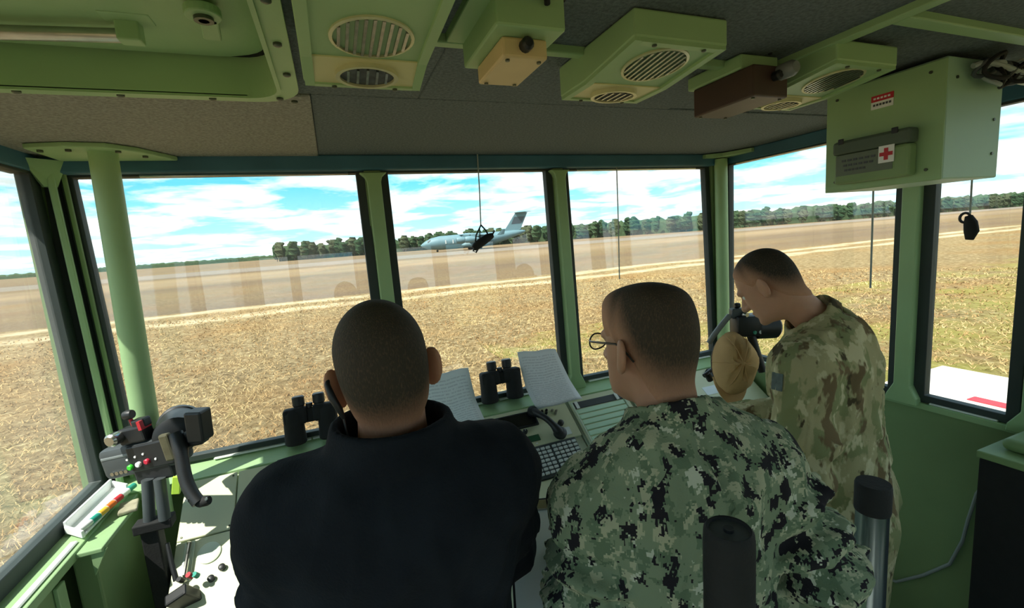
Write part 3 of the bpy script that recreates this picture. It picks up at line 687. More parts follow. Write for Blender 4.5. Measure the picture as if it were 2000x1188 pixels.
# ceiling lamps: wedge-bodied twin-lens fixtures
def fixture(x0, x1, yn, yr, yf, zn, zr, zf, top, label, lt=.5):
    cx = (x0+x1)/2
    root = empty('ceiling_lamp', (cx, (yn+yf)/2, zr), label, 'ceiling lamp', 'twin-lens ceiling lamps')
    mb = MB(); ins = .006
    prof = [(yn,top),(yn,zn),(yr,zr),(yf,zf),(yf,top)]
    A = [Vector((x0,y,z)) for y, z in prof]; B = [Vector((x1,y,z)) for y, z in prof]
    body = MB().prism(A, (x1-x0,0,0)).build('housing', GREEN, root, bevel=.004)
    sl = (zr-zn)/(yr-yn); sf = (zf-zr)/(yf-yr)
    n1 = Vector((0, sl, -1)).normalized(); n2 = Vector((0, sf, -1)).normalized()
    # raised rim strips
    for xa, xb, ya, yb in ((x0+.002,x0+.018,yn+.002,yf-.002),(x1-.018,x1-.002,yn+.002,yf-.002)):
        for y0_, y1_, z0_, s_ in ((ya,yr,zn,sl),(yr,yb,zr,sf)):
            zz = lambda y: z0_+s_*(y-(yn if s_ == sl and y0_ == ya else yr))
            MB().hexa([(xa,y0_,zz(y0_)-.006),(xb,y0_,zz(y0_)-.006),(xb,y1_,zz(y1_)-.006),(xa,y1_,zz(y1_)-.006)],[(xa,y0_,zz(y0_)+.004),(xb,y0_,zz(y0_)+.004),(xb,y1_,zz(y1_)+.004),(xa,y1_,zz(y1_)+.004)]).build('rim', GREEN, body)
    MB().box(x0+.018,x1-.018,yn+.002,yn+.018,zn-.007,zn+.004).build('rim', GREEN, body)
    MB().box(x0+.018,x1-.018,yf-.014,yf-.002,zf-.006,zf+.004).build('rim', GREEN, body)
    MB().hexa([(x0+.018,yr+.002,zr-.0025+sf*.002),(x1-.018,yr+.002,zr-.0025+sf*.002),(x1-.018,yf-.014,zf-.0025),(x0+.018,yf-.014,zf-.0025)],[(x0+.018,yr+.002,zr+.004),(x1-.018,yr+.002,zr+.004),(x1-.018,yf-.014,zf+.004),(x0+.018,yf-.014,zf+.004)]).build('lit_facet', mat('lit_facet_cream', srgb(216,210,158), .5, var=.06), root)  # paler cream plate paints in the window light on the front facet
    R1 = (x1-x0)*.30; c1 = Vector((cx+.004, yn+(yr-yn)*lt, zn+(zr-zn)*lt))
    mb = MB(); mb.lathe([(R1*1.03,-.004),(R1*1.03,.003),(R1*.95,.004),(R1*.95,-.004)], c1, n1, 32, cap=False); ln = mb.build('main_lens', LENSR, root, smooth=True)
    mb = MB(); mb.lathe([(R1*.96,-.003),(R1*.96,-.001)], c1, n1, 32); mb.build('reflector', LENS_D, ln)
    fm = frame_from(n1, (1,0,0))
    for k in range(-4, 5):
        xo = k*R1*.2; hh = math.sqrt(max(0, (R1*.93)**2-xo*xo))
        mb = MB(); mb.boxr(c1+fm@Vector((xo,0,.001)), (R1*.075, 2*hh, .007), fm); mb.build('louvre', LENS_S, ln)
    R2 = (x1-x0)*.26; c2 = Vector((cx+.002, yr+(yf-yr)*.50, zr+(zf-zr)*.50))
    fm2 = frame_from(n2, (1,0,0))
    mb = MB(); sy = min(1, (yf-yr)*.40/R2)
    ring = lambda r, z: [c2+fm2@Vector((r*math.cos(a), r*sy*math.sin(a), z+.0065)) for a in [2*math.pi*k/28 for k in range(28)]]
    mb.loft([ring(R2,-.004),ring(R2,.005),ring(R2*.86,.005),ring(R2*.86,-.004)], cap=False); ls = mb.build('spot_lens', LENSR, root, smooth=True)
    mb = MB(); mb.loft([ring(R2*.87,-.002),ring(R2*.87,.0005)]); mb.build('spot_glass', LENS_D, ls)
    for k in range(-2, 3):
        mb = MB(); mb.boxr(c2+fm2@Vector((k*R2*.3, 0, .009)), (R2*.08, R2*sy*1.3*(1-.12*abs(k)), .004), fm2); mb.build('spot_louvre', LENS_S, ls)
    for x, y, z in ((x0+.05,yn+.01,zn-.007),(x1-.05,yn+.01,zn-.007),(x0+.05,yf-.008,zf-.006),(x1-.05,yf-.008,zf-.006)):
        mb = MB(); mb.lathe([(.0045,0),(.0045,.003),(.002,.004)], (x,y,z), (0,0,-1), 8); mb.build('screw', BOLT, body)
    return root
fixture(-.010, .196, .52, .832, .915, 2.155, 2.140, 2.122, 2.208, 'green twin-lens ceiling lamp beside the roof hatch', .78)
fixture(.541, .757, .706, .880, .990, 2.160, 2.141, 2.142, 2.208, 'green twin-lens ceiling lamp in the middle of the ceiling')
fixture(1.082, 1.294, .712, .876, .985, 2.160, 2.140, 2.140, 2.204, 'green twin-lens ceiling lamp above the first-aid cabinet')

# tan and brown ceiling boxes on green brackets
def ceiling_box(name, label, cat, x0, x1, y0, y1, zb, zt, bx0, bx1, by0, by1, bz, m, knob):
    root = empty(name, ((x0+x1)/2, (y0+y1)/2, zb), label, cat)
    MB().box(x0, x1, y0, y1, zb, zt).build('case', m, root, bevel=.004)
    mb = MB(); mb.box(bx0, bx1, by0, by1, bz, ZC-.002); br = mb.build('mounting_bracket', GREEN, root, bevel=.004)
    for x, y in ((x0+.012,y0+.012),(x1-.012,y0+.012),(x0+.012,y1-.012),(x1-.012,y1-.012)):
        MB().lathe([(.004,0),(.004,.003)], (x,y,zb), (0,0,-1), 8).build('screw', BOLT, root)
    mb = MB(); mb.lathe([(.011,0),(.011,.014),(.007,.018)], knob, (0,-1,0), 12); mb.build('knob', BLACK, root, smooth=True)
    p = Vector((bx1-.035, by0-.006, bz+.035))
    mb = MB(); mb.tube(bez(p, p+Vector((-.02,-.03,.02)), p+Vector((.03,-.02,.03)), p+Vector((.04,.02,.02)), 10), .005, 8); mb.build('cable', BLACKM, root, smooth=True)
ceiling_box('intercom_box', 'tan box on a green bracket hanging between two ceiling lamps', 'intercom', .300, .382, .735, .872, 2.120, 2.152, .278, .400, .700, .885, 2.152, TAN, (.34,.735,2.138))
ceiling_box('intercom_box', 'dark brown box on a green bracket near the first-aid cabinet', 'intercom', .935, 1.045, .80, .985, 2.105, 2.175, .93, 1.05, .83, 1.0, 2.175, BROWN, (1.0,.80,2.15))
mb = MB(); mb.lathe([(.018,0),(.018,.03),(.012,.04)], (1.02,.80,2.16), (0,-1,0), 14)
mb.build('round_plug', MGREY, smooth=True, label='small round connector on the side of the dark brown ceiling box', cat='connector')

# first-aid cabinet
fa = empty('wall_cabinet', (1.63, .86, 1.895), 'pale green metal cabinet hanging from the ceiling by the right windows', 'cabinet')
MB().box(1.50, 1.762, .712, 1.012, 1.895, 2.200).build('cabinet_body', GREEN_C, fa, bevel=.004)
MB().box(1.495, 1.501, .712, 1.012, 1.895, 2.196).build('cabinet_face', GREEN, fa, bevel=.002, seg=1)
for y, z in ((.745,2.17),(.745,1.925),(.98,2.17),(.98,1.925)): MB().lathe([(.004,0),(.004,.003)], (1.495,y,z), (-1,0,0), 8).build('screw', BOLT, fa)
for x, z in ((1.725,2.05),(1.725,1.96),(1.54,2.15)): MB().lathe([(.004,0),(.004,.003)], (x,.712,z), (0,-1,0), 8).build('screw', BOLT, fa)
st = MB().box(1.4935, 1.495, .828, .884, 2.134, 2.151).build('warning_sticker', RED, fa, label='red and white warning sticker')
MB().box(1.4935, 1.495, .828, .884, 2.114, 2.134).build('sticker_text_field', WHITE, st)
for k in range(6): MB().box(1.4928, 1.4936, .833+.008*k, .8385+.008*k, 2.122, 2.128).build('print_mark', DGREY, st)
for k in range(5): MB().box(1.4928, 1.4936, .836+.009*k, .842+.009*k, 2.140, 2.145).build('print_mark', WHITE, st)
kit = empty('first_aid_kit', (1.475, .86, 1.912), 'dark green first-aid box with a red cross strapped to the cabinet', 'first-aid kit')
KITD = mat('kit_dark_green', srgb(84, 100, 84), .6, var=.12, vscale=12)
MB().box(1.455, 1.494, .765, .960, 1.914, 2.000).build('kit_body', GREEN_D, kit, bevel=.008)
MB().box(1.452, 1.494, .762, .964, 2.000, 2.040).build('kit_lid', KITD, kit, bevel=.008)
MB().box(1.4535, 1.4555, .802, .952, 1.938, 1.998).build('kit_label', mat('kit_label_grey', srgb(104, 116, 100), .6, var=.1, vscale=20), kit)
for r_, (a, b) in enumerate(((.845,.94),(.85,.935),(.87,.93))):
    n = 6
    for k in range(n):
        MB().box(1.4525, 1.4536, a+(b-a)*k/n, a+(b-a)*(k+.7)/n, 1.978-.014*r_, 1.984-.014*r_).build('print_mark', DGREY, kit)
cl = MB().box(1.4518, 1.4537, .798, .836, 1.957, 2.003).build('cross_label', WHITE, kit, label='white label with a red cross')
MB().box(1.4508, 1.4519, .812, .822, 1.964, 1.996).build('red_cross_upright', RED, cl)
MB().box(1.4506, 1.4519, .801, .833, 1.975, 1.985).build('red_cross_bar', RED, cl)
for y in (.79, .93): MB().box(1.449, 1.453, y, y+.016, 2.030, 2.046).build('catch', BLACK, kit, bevel=.002)
# bundle of cords tied up above the cabinet
cb_ = empty('cord_bundle', (1.66, .70, 2.19), 'tangled bundle of dark cords tied under the ceiling beside the cabinet', 'cord bundle')
rg = random.Random(2)
for k in range(9):
    c = Vector((1.60+.02*k*.9, .675+rg.uniform(-.012,.012), 2.155+rg.uniform(-.012,.012))); r = rg.uniform(.018,.034)
    mb = MB(); mb.tube([c+Vector((r*1.3*math.cos(a), .012*math.sin(2*a+k), r*math.sin(a))) for a in [2*math.pi*i/18 for i in range(19)]], .0055, 7); mb.build('cord_loop', [DGREY, BLACKM, CORD][k % 3], cb_, smooth=True)
mb = MB(); mb.tube(bez((1.56,.69,2.17),(1.62,.66,2.20),(1.75,.66,2.10),(2.0,.66,2.19), 16), .007, 8); mb.build('cord_run', CORD, cb_, smooth=True)
mb = MB(); mb.tube(bez((1.74,.68,2.14),(1.80,.66,2.12),(1.88,.66,2.14),(2.10,.64,2.20), 16), .006, 8); mb.build('cord_run', WHITE, cb_, smooth=True)

# ================================================================== CAB INTERIOR
# steel pole in the front left corner with its ceiling plate
pole = empty('support_pole', (-.66, 1.85, 1.0), 'round green steel pole standing in the front left corner', 'pole')
MB().tube([(-.668,1.85,.95),(-.6345,1.85,2.19)], .0375, 24).build('tube', GREEN, pole, smooth=True)
mb = MB(); mb.prism([(-.80,1.79,2.187),(-.70,1.765,2.187),(-.60,1.775,2.187),(-.54,1.84,2.187),(-.47,1.99,2.187),(-.80,1.99,2.187)], (0,0,.016)); pl = mb.build('ceiling_plate', GREEN, pole, bevel=.004)
for x, y in ((-.77,1.81),(-.70,1.80),(-.585,1.82),(-.54,1.90)): MB().lathe([(.008,0),(.008,.006)], (x,y,2.187), (0,0,-1), 8).build('bolt', BOLT, pl)
# green lining panels below the left sill
cc = empty('lining_panel', (-.77, 1.72, 0), 'green sheet-metal lining panel under the left window next to the console', 'panel')
MB().box(-.79, -.735, 1.57, 1.99, 0, 1.03).build('sheet', GREEN_D, cc, bevel=.006)
MB().box(-.79, -.705, 1.545, 1.80, 1.026, 1.040).build('flange', GREEN, cc, bevel=.003)
MB().prism([(-.735,1.55,1.03),(-.70,1.55,1.03),(-.735,1.55,.96)], (0,.012,0)).build('gusset', GREEN, cc)
cc2 = empty('lining_panel', (-.80, 1.0, 0), 'green sheet-metal lining panel under the left window near the camera', 'panel')
MB().box(-.845, -.785, .3, 1.50, 0, 1.018).build('sheet', GREEN_D, cc2, bevel=.006)
MB().box(-.785, -.775, 1.46, 1.50, 0, 1.0).build('rib', GREEN, cc2, bevel=.003)

# ---------------- console units
SL = math.sqrt(1+.7*.7)
PU, PV, PN = Vector((1,0,0)), Vector((0,-1,-.7))/SL, Vector((0,-.7,1))/SL
PO = Vector((0, 1.9, 1.03))
def CP(x, v, h=0): return PO+PU*x+PV*v+PN*h
PR = Matrix((PU, -PV, PN)).transposed()
def pbox(mb, x0, x1, v0, v1, h0, h1):
    return mb.hexa([CP(x0,v1,h0),CP(x1,v1,h0),CP(x1,v0,h0),CP(x0,v0,h0)],[CP(x0,v1,h1),CP(x1,v1,h1),CP(x1,v0,h1),CP(x0,v0,h1)])
def unit(x0, x1, label):
    root = empty('console_unit', ((x0+x1)/2, 1.7, 0), label, 'console', 'console units along the front windows')
    mb = MB(); mb.prism([(x0,1.9,1.018),(x0,1.49,.731),(x0,1.49,.69),(x0,1.62,.64),(x0,1.62,.0),(x0,1.995,0),(x0,1.995,.99)], (x1-x0,0,0)); mb.build('console_body', CONSOLE2, root, bevel=.004)
    return root
u1 = unit(-.598, -.005, 'pale console unit at the left end below the light gun')
u2 = unit(.001, .496, 'pale console unit hidden behind the man in the black jacket')
u3 = unit(.502, .966, 'pale console unit carrying the radio display, keypad and black handset')
u4 = unit(.972, 1.296, 'pale console unit with the rack of ruled strips')
u5 = unit(1.302, 2.085, 'plain pale console unit at the right end below the second light gun')
def panel(par, x0, x1, v0, v1, h=.008, m=CONSOLE, name='face_panel'):
    return pbox(MB(), x0, x1, v0, v1, 0, h).build(name, m, par, bevel=.002, seg=1)
panel(u1, -.592, -.428, .006, .222); pr_ = panel(u1, -.423, -.012, .006, .222); lo = panel(u1, -.592, -.30, .228, .49); panel(u1, -.296, -.012, .228, .49)
panel(u2, .006, .49, .006, .222); panel(u2, .006, .49, .228, .49)
p3 = panel(u3, .508, .960, .006, .205); panel(u3, .508, .960, .362, .49)
p4 = panel(u4, .978, 1.290, .006, .49); p5 = panel(u5, 1.31, 2.08, .006, .30); panel(u5, 1.31, 2.08, .306, .49)
# left unit fittings
mb = MB(); mb.tube([CP(-.552,.235,.008),CP(-.552,.240,.022),CP(-.546,.245,.028),CP(-.549,.345,.028),CP(-.549,.350,.022),CP(-.549,.355,.008)], .006, 8); mb.build('pull_handle', STEEL, u1, smooth=True)
pbox(MB(), -.566, -.536, .232, .358, .008, .012).build('handle_plate', CONSOLE2, u1, bevel=.003)
mb = MB(); mb.lathe([(.034,0),(.034,.004),(.030,.006)], CP(-.492,.286,.008), PN, 28); mb.build('round_cover', CONSOLE2, u1, smooth=True)
for x, v in ((-.45,.346),(-.478,.372)):
    mb = MB(); mb.lathe([(.010,0),(.010,.012),(.007,.014)], CP(x,v,.008), PN, 14); mb.build('knob', BLACK, u1, smooth=True)
for x, v in ((-.58,.02),(-.44,.02),(-.58,.21),(-.44,.21),(-.58,.48),(-.31,.24),(-.31,.48)):
    mb = MB(); mb.lathe([(.0035,0),(.0035,.002)], CP(x,v,.008), PN, 8); mb.build('screw', BOLT, u1)
# radio unit fittings
d0 = pbox(MB(), .535, .785, .030, .108, .008, .020).build('display_bezel', BLACK, u3, bevel=.004)
pbox(MB(), .545, .775, .038, .100, .020, .0205).build('display', DISP, d0)
for k in range(3):
    mb = MB(); mb.lathe([(.011,0),(.011,.014),(.008,.017)], CP(.622+.042*k,.128,.008), PN, 16); kb = mb.build('knob', BLACK, u3, smooth=True)
    pbox(MB(), .621+.042*k, .623+.042*k, .119, .128, .025, .026).build('pointer', WHITE, kb)
lc = pbox(MB(), .625, .762, .152, .182, .008, .014).build('lcd_strip', LCD, u3, bevel=.002)
for k in range(4): pbox(MB(), .66+.025*k, .668+.025*k, .190, .195, .008, .010).build('button', WHITE, u3)
for k, (x, v) in enumerate(((.812,.055),(.832,.075),(.825,.045),(.842,.058),(.848,.045),(.875,.052),(.893,.060),(.883,.072))):
    mb = MB(); mb.lathe([(.006,0),(.006,.012),(.004,.015)], CP(x,v,.008), PN, 12); mb.build('toggle', BLACK if k < 5 else STEEL, u3, smooth=True)
mb = MB(); mb.lathe([(.014,0),(.014,.014),(.010,.017)], CP(.886,.126,.008), PN, 18); mb.build('volume_knob', BLACK, u3, smooth=True)
pbox(MB(), .862, .918, .150, .188, .008, .010).build('label_card', PAPERP, u3)
kp = pbox(MB(), .605, .918, .208, .358, 0, .014).build('keypad_plate', DGREY, u3, bevel=.003)
KM = None
for r in range(7):
    for c in range(12):
        x = .617+c*.0245+(.006 if c > 6 else 0); v = .222+r*.0185
        if KM is None:
            ko = MB().boxr((0,0,.004), (.0195,.0125,.008)).build('key', KEYW, bevel=.002, seg=1, origin=(0,0,0)); KM = ko
        else:
            ko = KM.copy(); COL.objects.link(ko)
        ko.parent = kp
        ko.matrix_basis = wm(kp).inverted() @ (Matrix.Translation(CP(x+.010, v+.006, .013)) @ PR.to_4x4())
# telephone-style handset lying across the panel
hs = empty('handset', CP(.80,.12,.02), 'black telephone handset lying on the radio panel', 'handset')
a, b = CP(.775,.045,.030), CP(.850,.185,.034)
mb = MB(); pth = [a.lerp(b, t)+PN*(.022*math.sin(math.pi*t)) for t in [i/10 for i in range(11)]]
mb.tube(pth, [.017,.019,.017,.015,.0145,.0145,.0145,.015,.018,.023,.021], 14); mb.build('grip', BLACK, hs, smooth=True)
mb = MB(); mb.lathe([(.020,-.014),(.026,-.008),(.026,.006),(.018,.012)], a+PN*.002, PN, 18); mb.build('earpiece', BLACK, hs, smooth=True)
mb = MB(); mb.lathe([(.022,-.016),(.030,-.008),(.030,.008),(.018,.016)], b+PN*.002, PN, 18); mb.build('mouthpiece', BLACK, hs, smooth=True)
# strip rack
pbox(MB(), .988, 1.262, .036, .072, .008, .014).build('rack_header', DGREY, u4, bevel=.002)
for x in (1.0, 1.225): pbox(MB(), x, x+.014, .036, .074, .014, .020).build('rack_clip', WHITE, u4)
for k in range(10):
    o = pbox(MB(), .992, 1.258, .078+k*.030, .102+k*.030, .008, .015).build('ruled_strip', STRIPG, u4, bevel=.003)
for x in (.983, 1.264): pbox(MB(), x, x+.006, .034, .40, .008, .018).build('rack_rail', CONSOLE2, u4)
# right unit fittings
pbox(MB(), 1.735, 1.83, .115, .165, .008, .0095).build('label_card', PAPERP, u5)
pbox(MB(), 1.50, 1.62, .02, .10, .008, .014).build('blank_plate', CONSOLE2, u5, bevel=.002)
lv = MB(); lv.boxr(CP(1.86,.045,.018), (.05,.05,.02), PR); lv.tube([CP(1.86,.045,.02), CP(1.89,.03,.06), CP(1.93,-.0,.075)], .010, 10); lv.build('lever', BLACK, u5, smooth=True)

# ---------------- papers taped over the sill
def sheet(name, label, p_tl, p_tr, bend_l, bend_r, p_bl, p_br, m):
    """paper running up the glass and folding over the sill edge"""
    me = bpy.data.meshes.new(name); rows = []
    L = [Vector(p) for p in (p_tl, bend_l, p_bl)]; R = [Vector(p) for p in (p_tr, bend_r, p_br)]
    n = 12; nc = 6
    def along(P, t):
        a = P[0].lerp(P[1], t); b_ = P[1].lerp(P[2], t); return a.lerp(b_, t)*.55+(P[0].lerp(P[1], t*2) if t < .5 else P[1].lerp(P[2], t*2-1))*.45
    V = []; UV = []
    for off in (0, 1):
        for i in range(n+1):
            for j in range(nc+1):
                l, r = along(L, i/n), along(R, i/n)
                V.append(l.lerp(r, j/nc)+Vector((0, -.0012*off-.006*math.sin(math.pi*j/nc)*math.sin(math.pi*i/n*1.0), .003*math.sin(j*1.7))) )
                UV.append((j/nc, 1-i/n))
    w = nc+1; k = (n+1)*w; F = []
    for i in range(n):
        for j in range(nc):
            q = (i*w+j, i*w+j+1, (i+1)*w+j+1, (i+1)*w+j); F.append(q); F.append(tuple(k+x for x in reversed(q)))
    for i in range(n):
        F.append((i*w, (i+1)*w, k+(i+1)*w, k+i*w)); F.append((i*w+nc, k+i*w+nc, k+(i+1)*w+nc, (i+1)*w+nc))
    for j in range(nc):
        F.append((j, k+j, k+j+1, j+1)); F.append((n*w+j, n*w+j+1, k+n*w+j+1, k+n*w+j))
    o0 = Vector(p_bl); me.from_pydata([p-o0 for p in V], [], F); uvl = me.uv_layers.new(name='sheet')
    for lp in me.loops: uvl.data[lp.index].uv = UV[lp.vertex_index]
    me.materials.append(m); me.shade_smooth()
    o = bpy.data.objects.new(name, me); link(o); o.location = o0
    return tag(o, label, 'paper')
sheet('paper_sheet', 'printed paper sheet taped over the sill just right of the man in black', (.300,1.972,1.245), (.520,1.972,1.255), (.312,1.950,1.085), (.535,1.950,1.095), (.335,1.875,1.022), (.552,1.875,1.026), PAPER1)
sheet('paper_sheet', 'printed paper sheet taped over the sill beside the middle mullion', (.768,1.972,1.286), (.972,1.972,1.272), (.785,1.948,1.10), (1.03,1.948,1.10), (.808,1.872,1.022), (1.052,1.872,1.030), PAPER2)

# ---------------- binoculars standing on the sill
def binoculars(x, y, z, rz, label):
    Rz = Matrix.Rotation(rz, 3, 'Z') @ Matrix.Rotation(math.radians(-7), 3, 'X')
    root = empty('binoculars', (x, y, z), label, 'binoculars', 'binoculars on the front sill', R=Rz)
    T = lambda a, b, c: Vector((x, y, z))+Rz@Vector((a, b, c))
    up = Rz@Vector((0,0,1))
    for s in (-1, 1):
        mb = MB(); mb.lathe([(.036,0),(.041,.006),(.041,.03),(.039,.045),(.038,.085),(.038,.10),(.037,.125),(.026,.142)], T(s*.064,0,0), up, 22)
        br = mb.build('barrel', BLACKM, root, smooth=True)
        mb = MB(); mb.lathe([(.0285,0),(.0285,.002)], T(s*.060,0,-.001), up, 22); mb.build('objective_lens', DISP, br)
        mb = MB(); mb.boxr(T(s*.054,0,.112), (.090,.056,.066), Rz); mb.build('prism_housing', BLACKM, root, bevel=.012)
        mb = MB(); mb.lathe([(.020,0),(.020,.012),(.0235,.016),(.0235,.048),(.020,.052)], T(s*.038,0,.138), up, 18); mb.build('eyepiece', BLACK, root, smooth=True)
    mb = MB(); mb.boxr(T(0,0,.108), (.05,.034,.056), Rz); mb.build('bridge', BLACKM, root, bevel=.006)
    mb = MB(); mb.lathe([(.010,-.035),(.010,.035)], T(0,0,.115), up, 14); mb.build('hinge', BLACK, root, smooth=True)
    mb = MB(); mb.lathe([(.013,0),(.013,.016)], T(0,0,.140), up, 16); mb.build('focus_wheel', BLACK, root, smooth=True)
binoculars(-.160, 1.955, 1.068, 0, 'black binoculars standing on the sill left of the man in black')
binoculars(.672, 1.955, 1.072, 0, 'black binoculars standing on the sill between the two papers')

# ---------------- signal light gun, left corner
g = empty('signal_light_gun', (-.62, 1.65, .96), 'black signal light gun with three coloured dots on a stand in the left corner', 'light gun')
gx = (Vector((-.578,1.81,1.223))-Vector((-.812,1.895,1.187))).normalized(); gy = Vector((-gx.y, gx.x, 0)).normalized(); gz = gx.cross(gy)
GR = Matrix((gx, gy, gz)).transposed(); GS = .90; GO = Vector((-.628, 1.672, 1.231))
G = lambda a, b, c: GO+GR@(Vector((a, b, c))*GS)
mb = MB(); mb.boxr(G(0,.035,.004), (.245,.075,.100), GR); body = mb.build('control_housing', DGREY, g, bevel=.018, smooth=True)
mb = MB(); mb.boxr(G(.045,-.004,.008), (.135,.012,.082), GR); mb.build('control_plate', BLACK, body, bevel=.005)
mb = MB(); mb.boxr(G(-.06,-.003,.028), (.115,.010,.010), GR); mb.build('ridge', MGREY, body, bevel=.003)
for k, (a, c, m) in enumerate(((-.028,-.016,GREENDOT),(.002,-.012,WHITE),(.033,-.008,REDDOT))):
    mb = MB(); mb.lathe([(.0085,0),(.0085,.008),(.006,.011)], G(a,-.009,c), -gy, 16); mb.build('colour_button', m, body, smooth=True)
for a, c in ((-.032,.012),(-.003,.016),(.026,.020),(.062,-.006)):
    mb = MB(); mb.lathe([(.0035,0),(.0035,.004)], G(a,-.009,c), -gy, 10); mb.build('pilot_light', WHITE, body, smooth=True)
for k in range(4):
    mb = MB(); mb.lathe([(.006,0),(.006,.006)], G(-.10+.016*k,-.004,-.028), -gy, 10); mb.build('thumb_screw', STEEL, body, smooth=True)
mb = MB(); mb.lathe([(.040,-.07),(.060,-.06),(.064,-.02),(.064,.07),(.068,.075),(.068,.10),(.060,.10),(.056,.06)], G(.088,.085,.045), GR@Vector((-.5,.85,.0)), 28); mb.build('lamp_drum', BLACK, g, smooth=True)
mb = MB(); mb.boxr(G(.145,-.045,.035), (.030,.02,.085), GR); mb.build('drum_clamp', mat('olive_metal', srgb(104,100,78), .5, .4, var=.3, vscale=30), g, bevel=.006)
mb = MB(); mb.boxr(G(.000,.02,.088), (.080,.045,.050), GR); mb.boxr(G(.03,.02,.122), (.040,.035,.030), GR); sg = mb.build('top_sight', BLACK, g, bevel=.006)
mb = MB(); mb.lathe([(.017,0),(.020,.006),(.020,.030),(.014,.036)], G(-.040,-.002,.095), -gy, 16); mb.build('chrome_knob', STEEL, sg, smooth=True)
mb = MB(); mb.lathe([(.013,-.012),(.016,0),(.013,.012)], G(.006,.01,.160), gx, 16); mb.build('top_knob', BLACK, sg, smooth=True)
mb = MB(); mb.tube([G(.01,.01,.120),G(.006,.01,.155)], .006, 8); mb.boxr(G(.045,.01,.118), (.010,.04,.028), GR); mb.build('sight_post', RED, sg)
mb = MB(); mb.boxr(G(.248,-.02,.080), (.050,.055,.095), GR@Matrix.Rotation(.18,3,'Y')); mb.boxr(G(.218,-.01,.040), (.05,.04,.05), GR); mb.build('side_sight', BLACK, g, bevel=.006)
hp = bez(G(.17,-.03,.07), G(.20,-.055,.0), G(.165,-.075,-.07), G(.225,-.10,-.155), 12)
mb = MB(); mb.tube(hp, [.020]*4+[.018]*9, 14); h_ = mb.build('curved_handle', BLACK, g, smooth=True)
mb = MB(); mb.lathe([(.012,-.018),(.015,-.010),(.015,.010),(.012,.018)], hp[-1]+Vector((.012,0,0)), gx, 14); mb.build('trigger', BLACKM, h_, smooth=True)
for p in (hp[-2]+Vector((-.015,-.012,0)), hp[-1]+Vector((.024,-.012,.012))):
    mb = MB(); mb.lathe([(.004,0),(.004,.005)], p, (0,-1,.2), 8); mb.build('screw', STEEL, h_)
mb = MB(); mb.boxr(G(.03,.03,-.060), (.12,.06,.05), GR); stn = mb.build('mount_block', BLACK, g, bevel=.006)
for a, b in (((-.612,1.652,1.17),(-.624,1.642,1.035)), ((-.578,1.640,1.17),(-.580,1.628,1.04))):
    mb = MB(); mb.tube([a, b], .016, 14); mb.build('stand_tube', DGREY, stn, smooth=True)
mb = MB(); mb.boxr((-.612,1.642,1.028), (.10,.05,.03)); mb.box(-.650,-.604,1.63,1.68,0,1.02); mb.build('stand_base', BLACKM, stn, bevel=.004)
mb = MB(); mb.boxr((-.532,1.62,1.145), (.022,.010,.056), Matrix.Rotation(.2,3,'Y')); mb.build('sunlit_sill_bit', mat('sunlit_lime', srgb(190,228,80), .5), g, bevel=.002, label='small added plate coloured like sunlit green sill')  # added plate, its lime colour stands in for sun on the green sill

# ---------------- second light gun, right corner, with a cap hung on it
g2 = empty('signal_light_gun', (1.66, 1.50, 1.0), 'black signal light gun on the right console with a tan cap hanging on it', 'light gun')
H = lambda d_: Vector(d_)
rr = Matrix.Rotation(math.radians(-22), 3, 'Z')
mb = MB(); mb.boxr((1.668,1.462,1.372), (.115,.085,.095), rr); b2 = mb.build('control_housing', BLACK, g2, bevel=.014, smooth=True)
mb = MB(); mb.lathe([(.042,-.05),(.052,-.04),(.052,.05),(.044,.06)], (1.745,1.44,1.355), rr@Vector((1,.1,-.05)), 22); mb.build('lamp_drum', BLACK, g2, smooth=True)
mb = MB(); mb.lathe([(.008,0),(.008,.006)], (1.690,1.412,1.345), (0,-1,0), 12); mb.build('colour_button', KEYW, b2, smooth=True)
mb = MB(); mb.lathe([(.008,0),(.008,.006)], (1.665,1.418,1.345), (0,-1,0), 12); mb.build('colour_button', TEAL, b2, smooth=True)
mb = MB(); mb.boxr((1.632,1.478,1.428), (.060,.040,.045), rr); s2 = mb.build('top_sight', DGREY, g2, bevel=.006)
mb = MB(); mb.lathe([(.010,-.012),(.013,0),(.010,.012)], (1.630,1.478,1.462), rr@Vector((1,0,0)), 14); mb.build('top_knob', BLACK, s2, smooth=True)
mb = MB(); mb.lathe([(.012,0),(.014,.008),(.010,.020)], (1.640,1.452,1.424), (0,-1,0), 14); mb.build('chrome_knob', STEEL, s2, smooth=True)
mb = MB(); mb.tube(bez((1.60,1.49,1.42),(1.56,1.50,1.38),(1.53,1.52,1.33),(1.52,1.53,1.30),10), .012, 10); mb.build('strap', MGREY, g2, smooth=True)
mb = MB(); mb.tube(bez((1.675,1.445,1.33),(1.68,1.43,1.27),(1.695,1.42,1.21),(1.705,1.41,1.165),10), [.019]*11, 12); mb.build('curved_handle', BLACK, g2, smooth=True)
mb = MB(); mb.tube([(1.60,1.53,.80),(1.63,1.51,1.33)], .018, 12); mb.build('stand_tube', BLACKM, g2, smooth=True)
mb = MB(); mb.lathe([(.05,0),(.05,.02),(.02,.03)], CP(1.60,.435,.008), PN, 20); mb.build('stand_base', BLACKM, g2, smooth=True)
mb = MB(); mb.tube([(1.475,1.50,1.175),(1.495,1.50,1.14)], .014, 10); mb.tube([(1.46,1.50,1.165),(1.51,1.505,1.185),(1.60,1.50,1.10)], .010, 10); mb.build('clamp_lever', BLACK, g2, smooth=True)
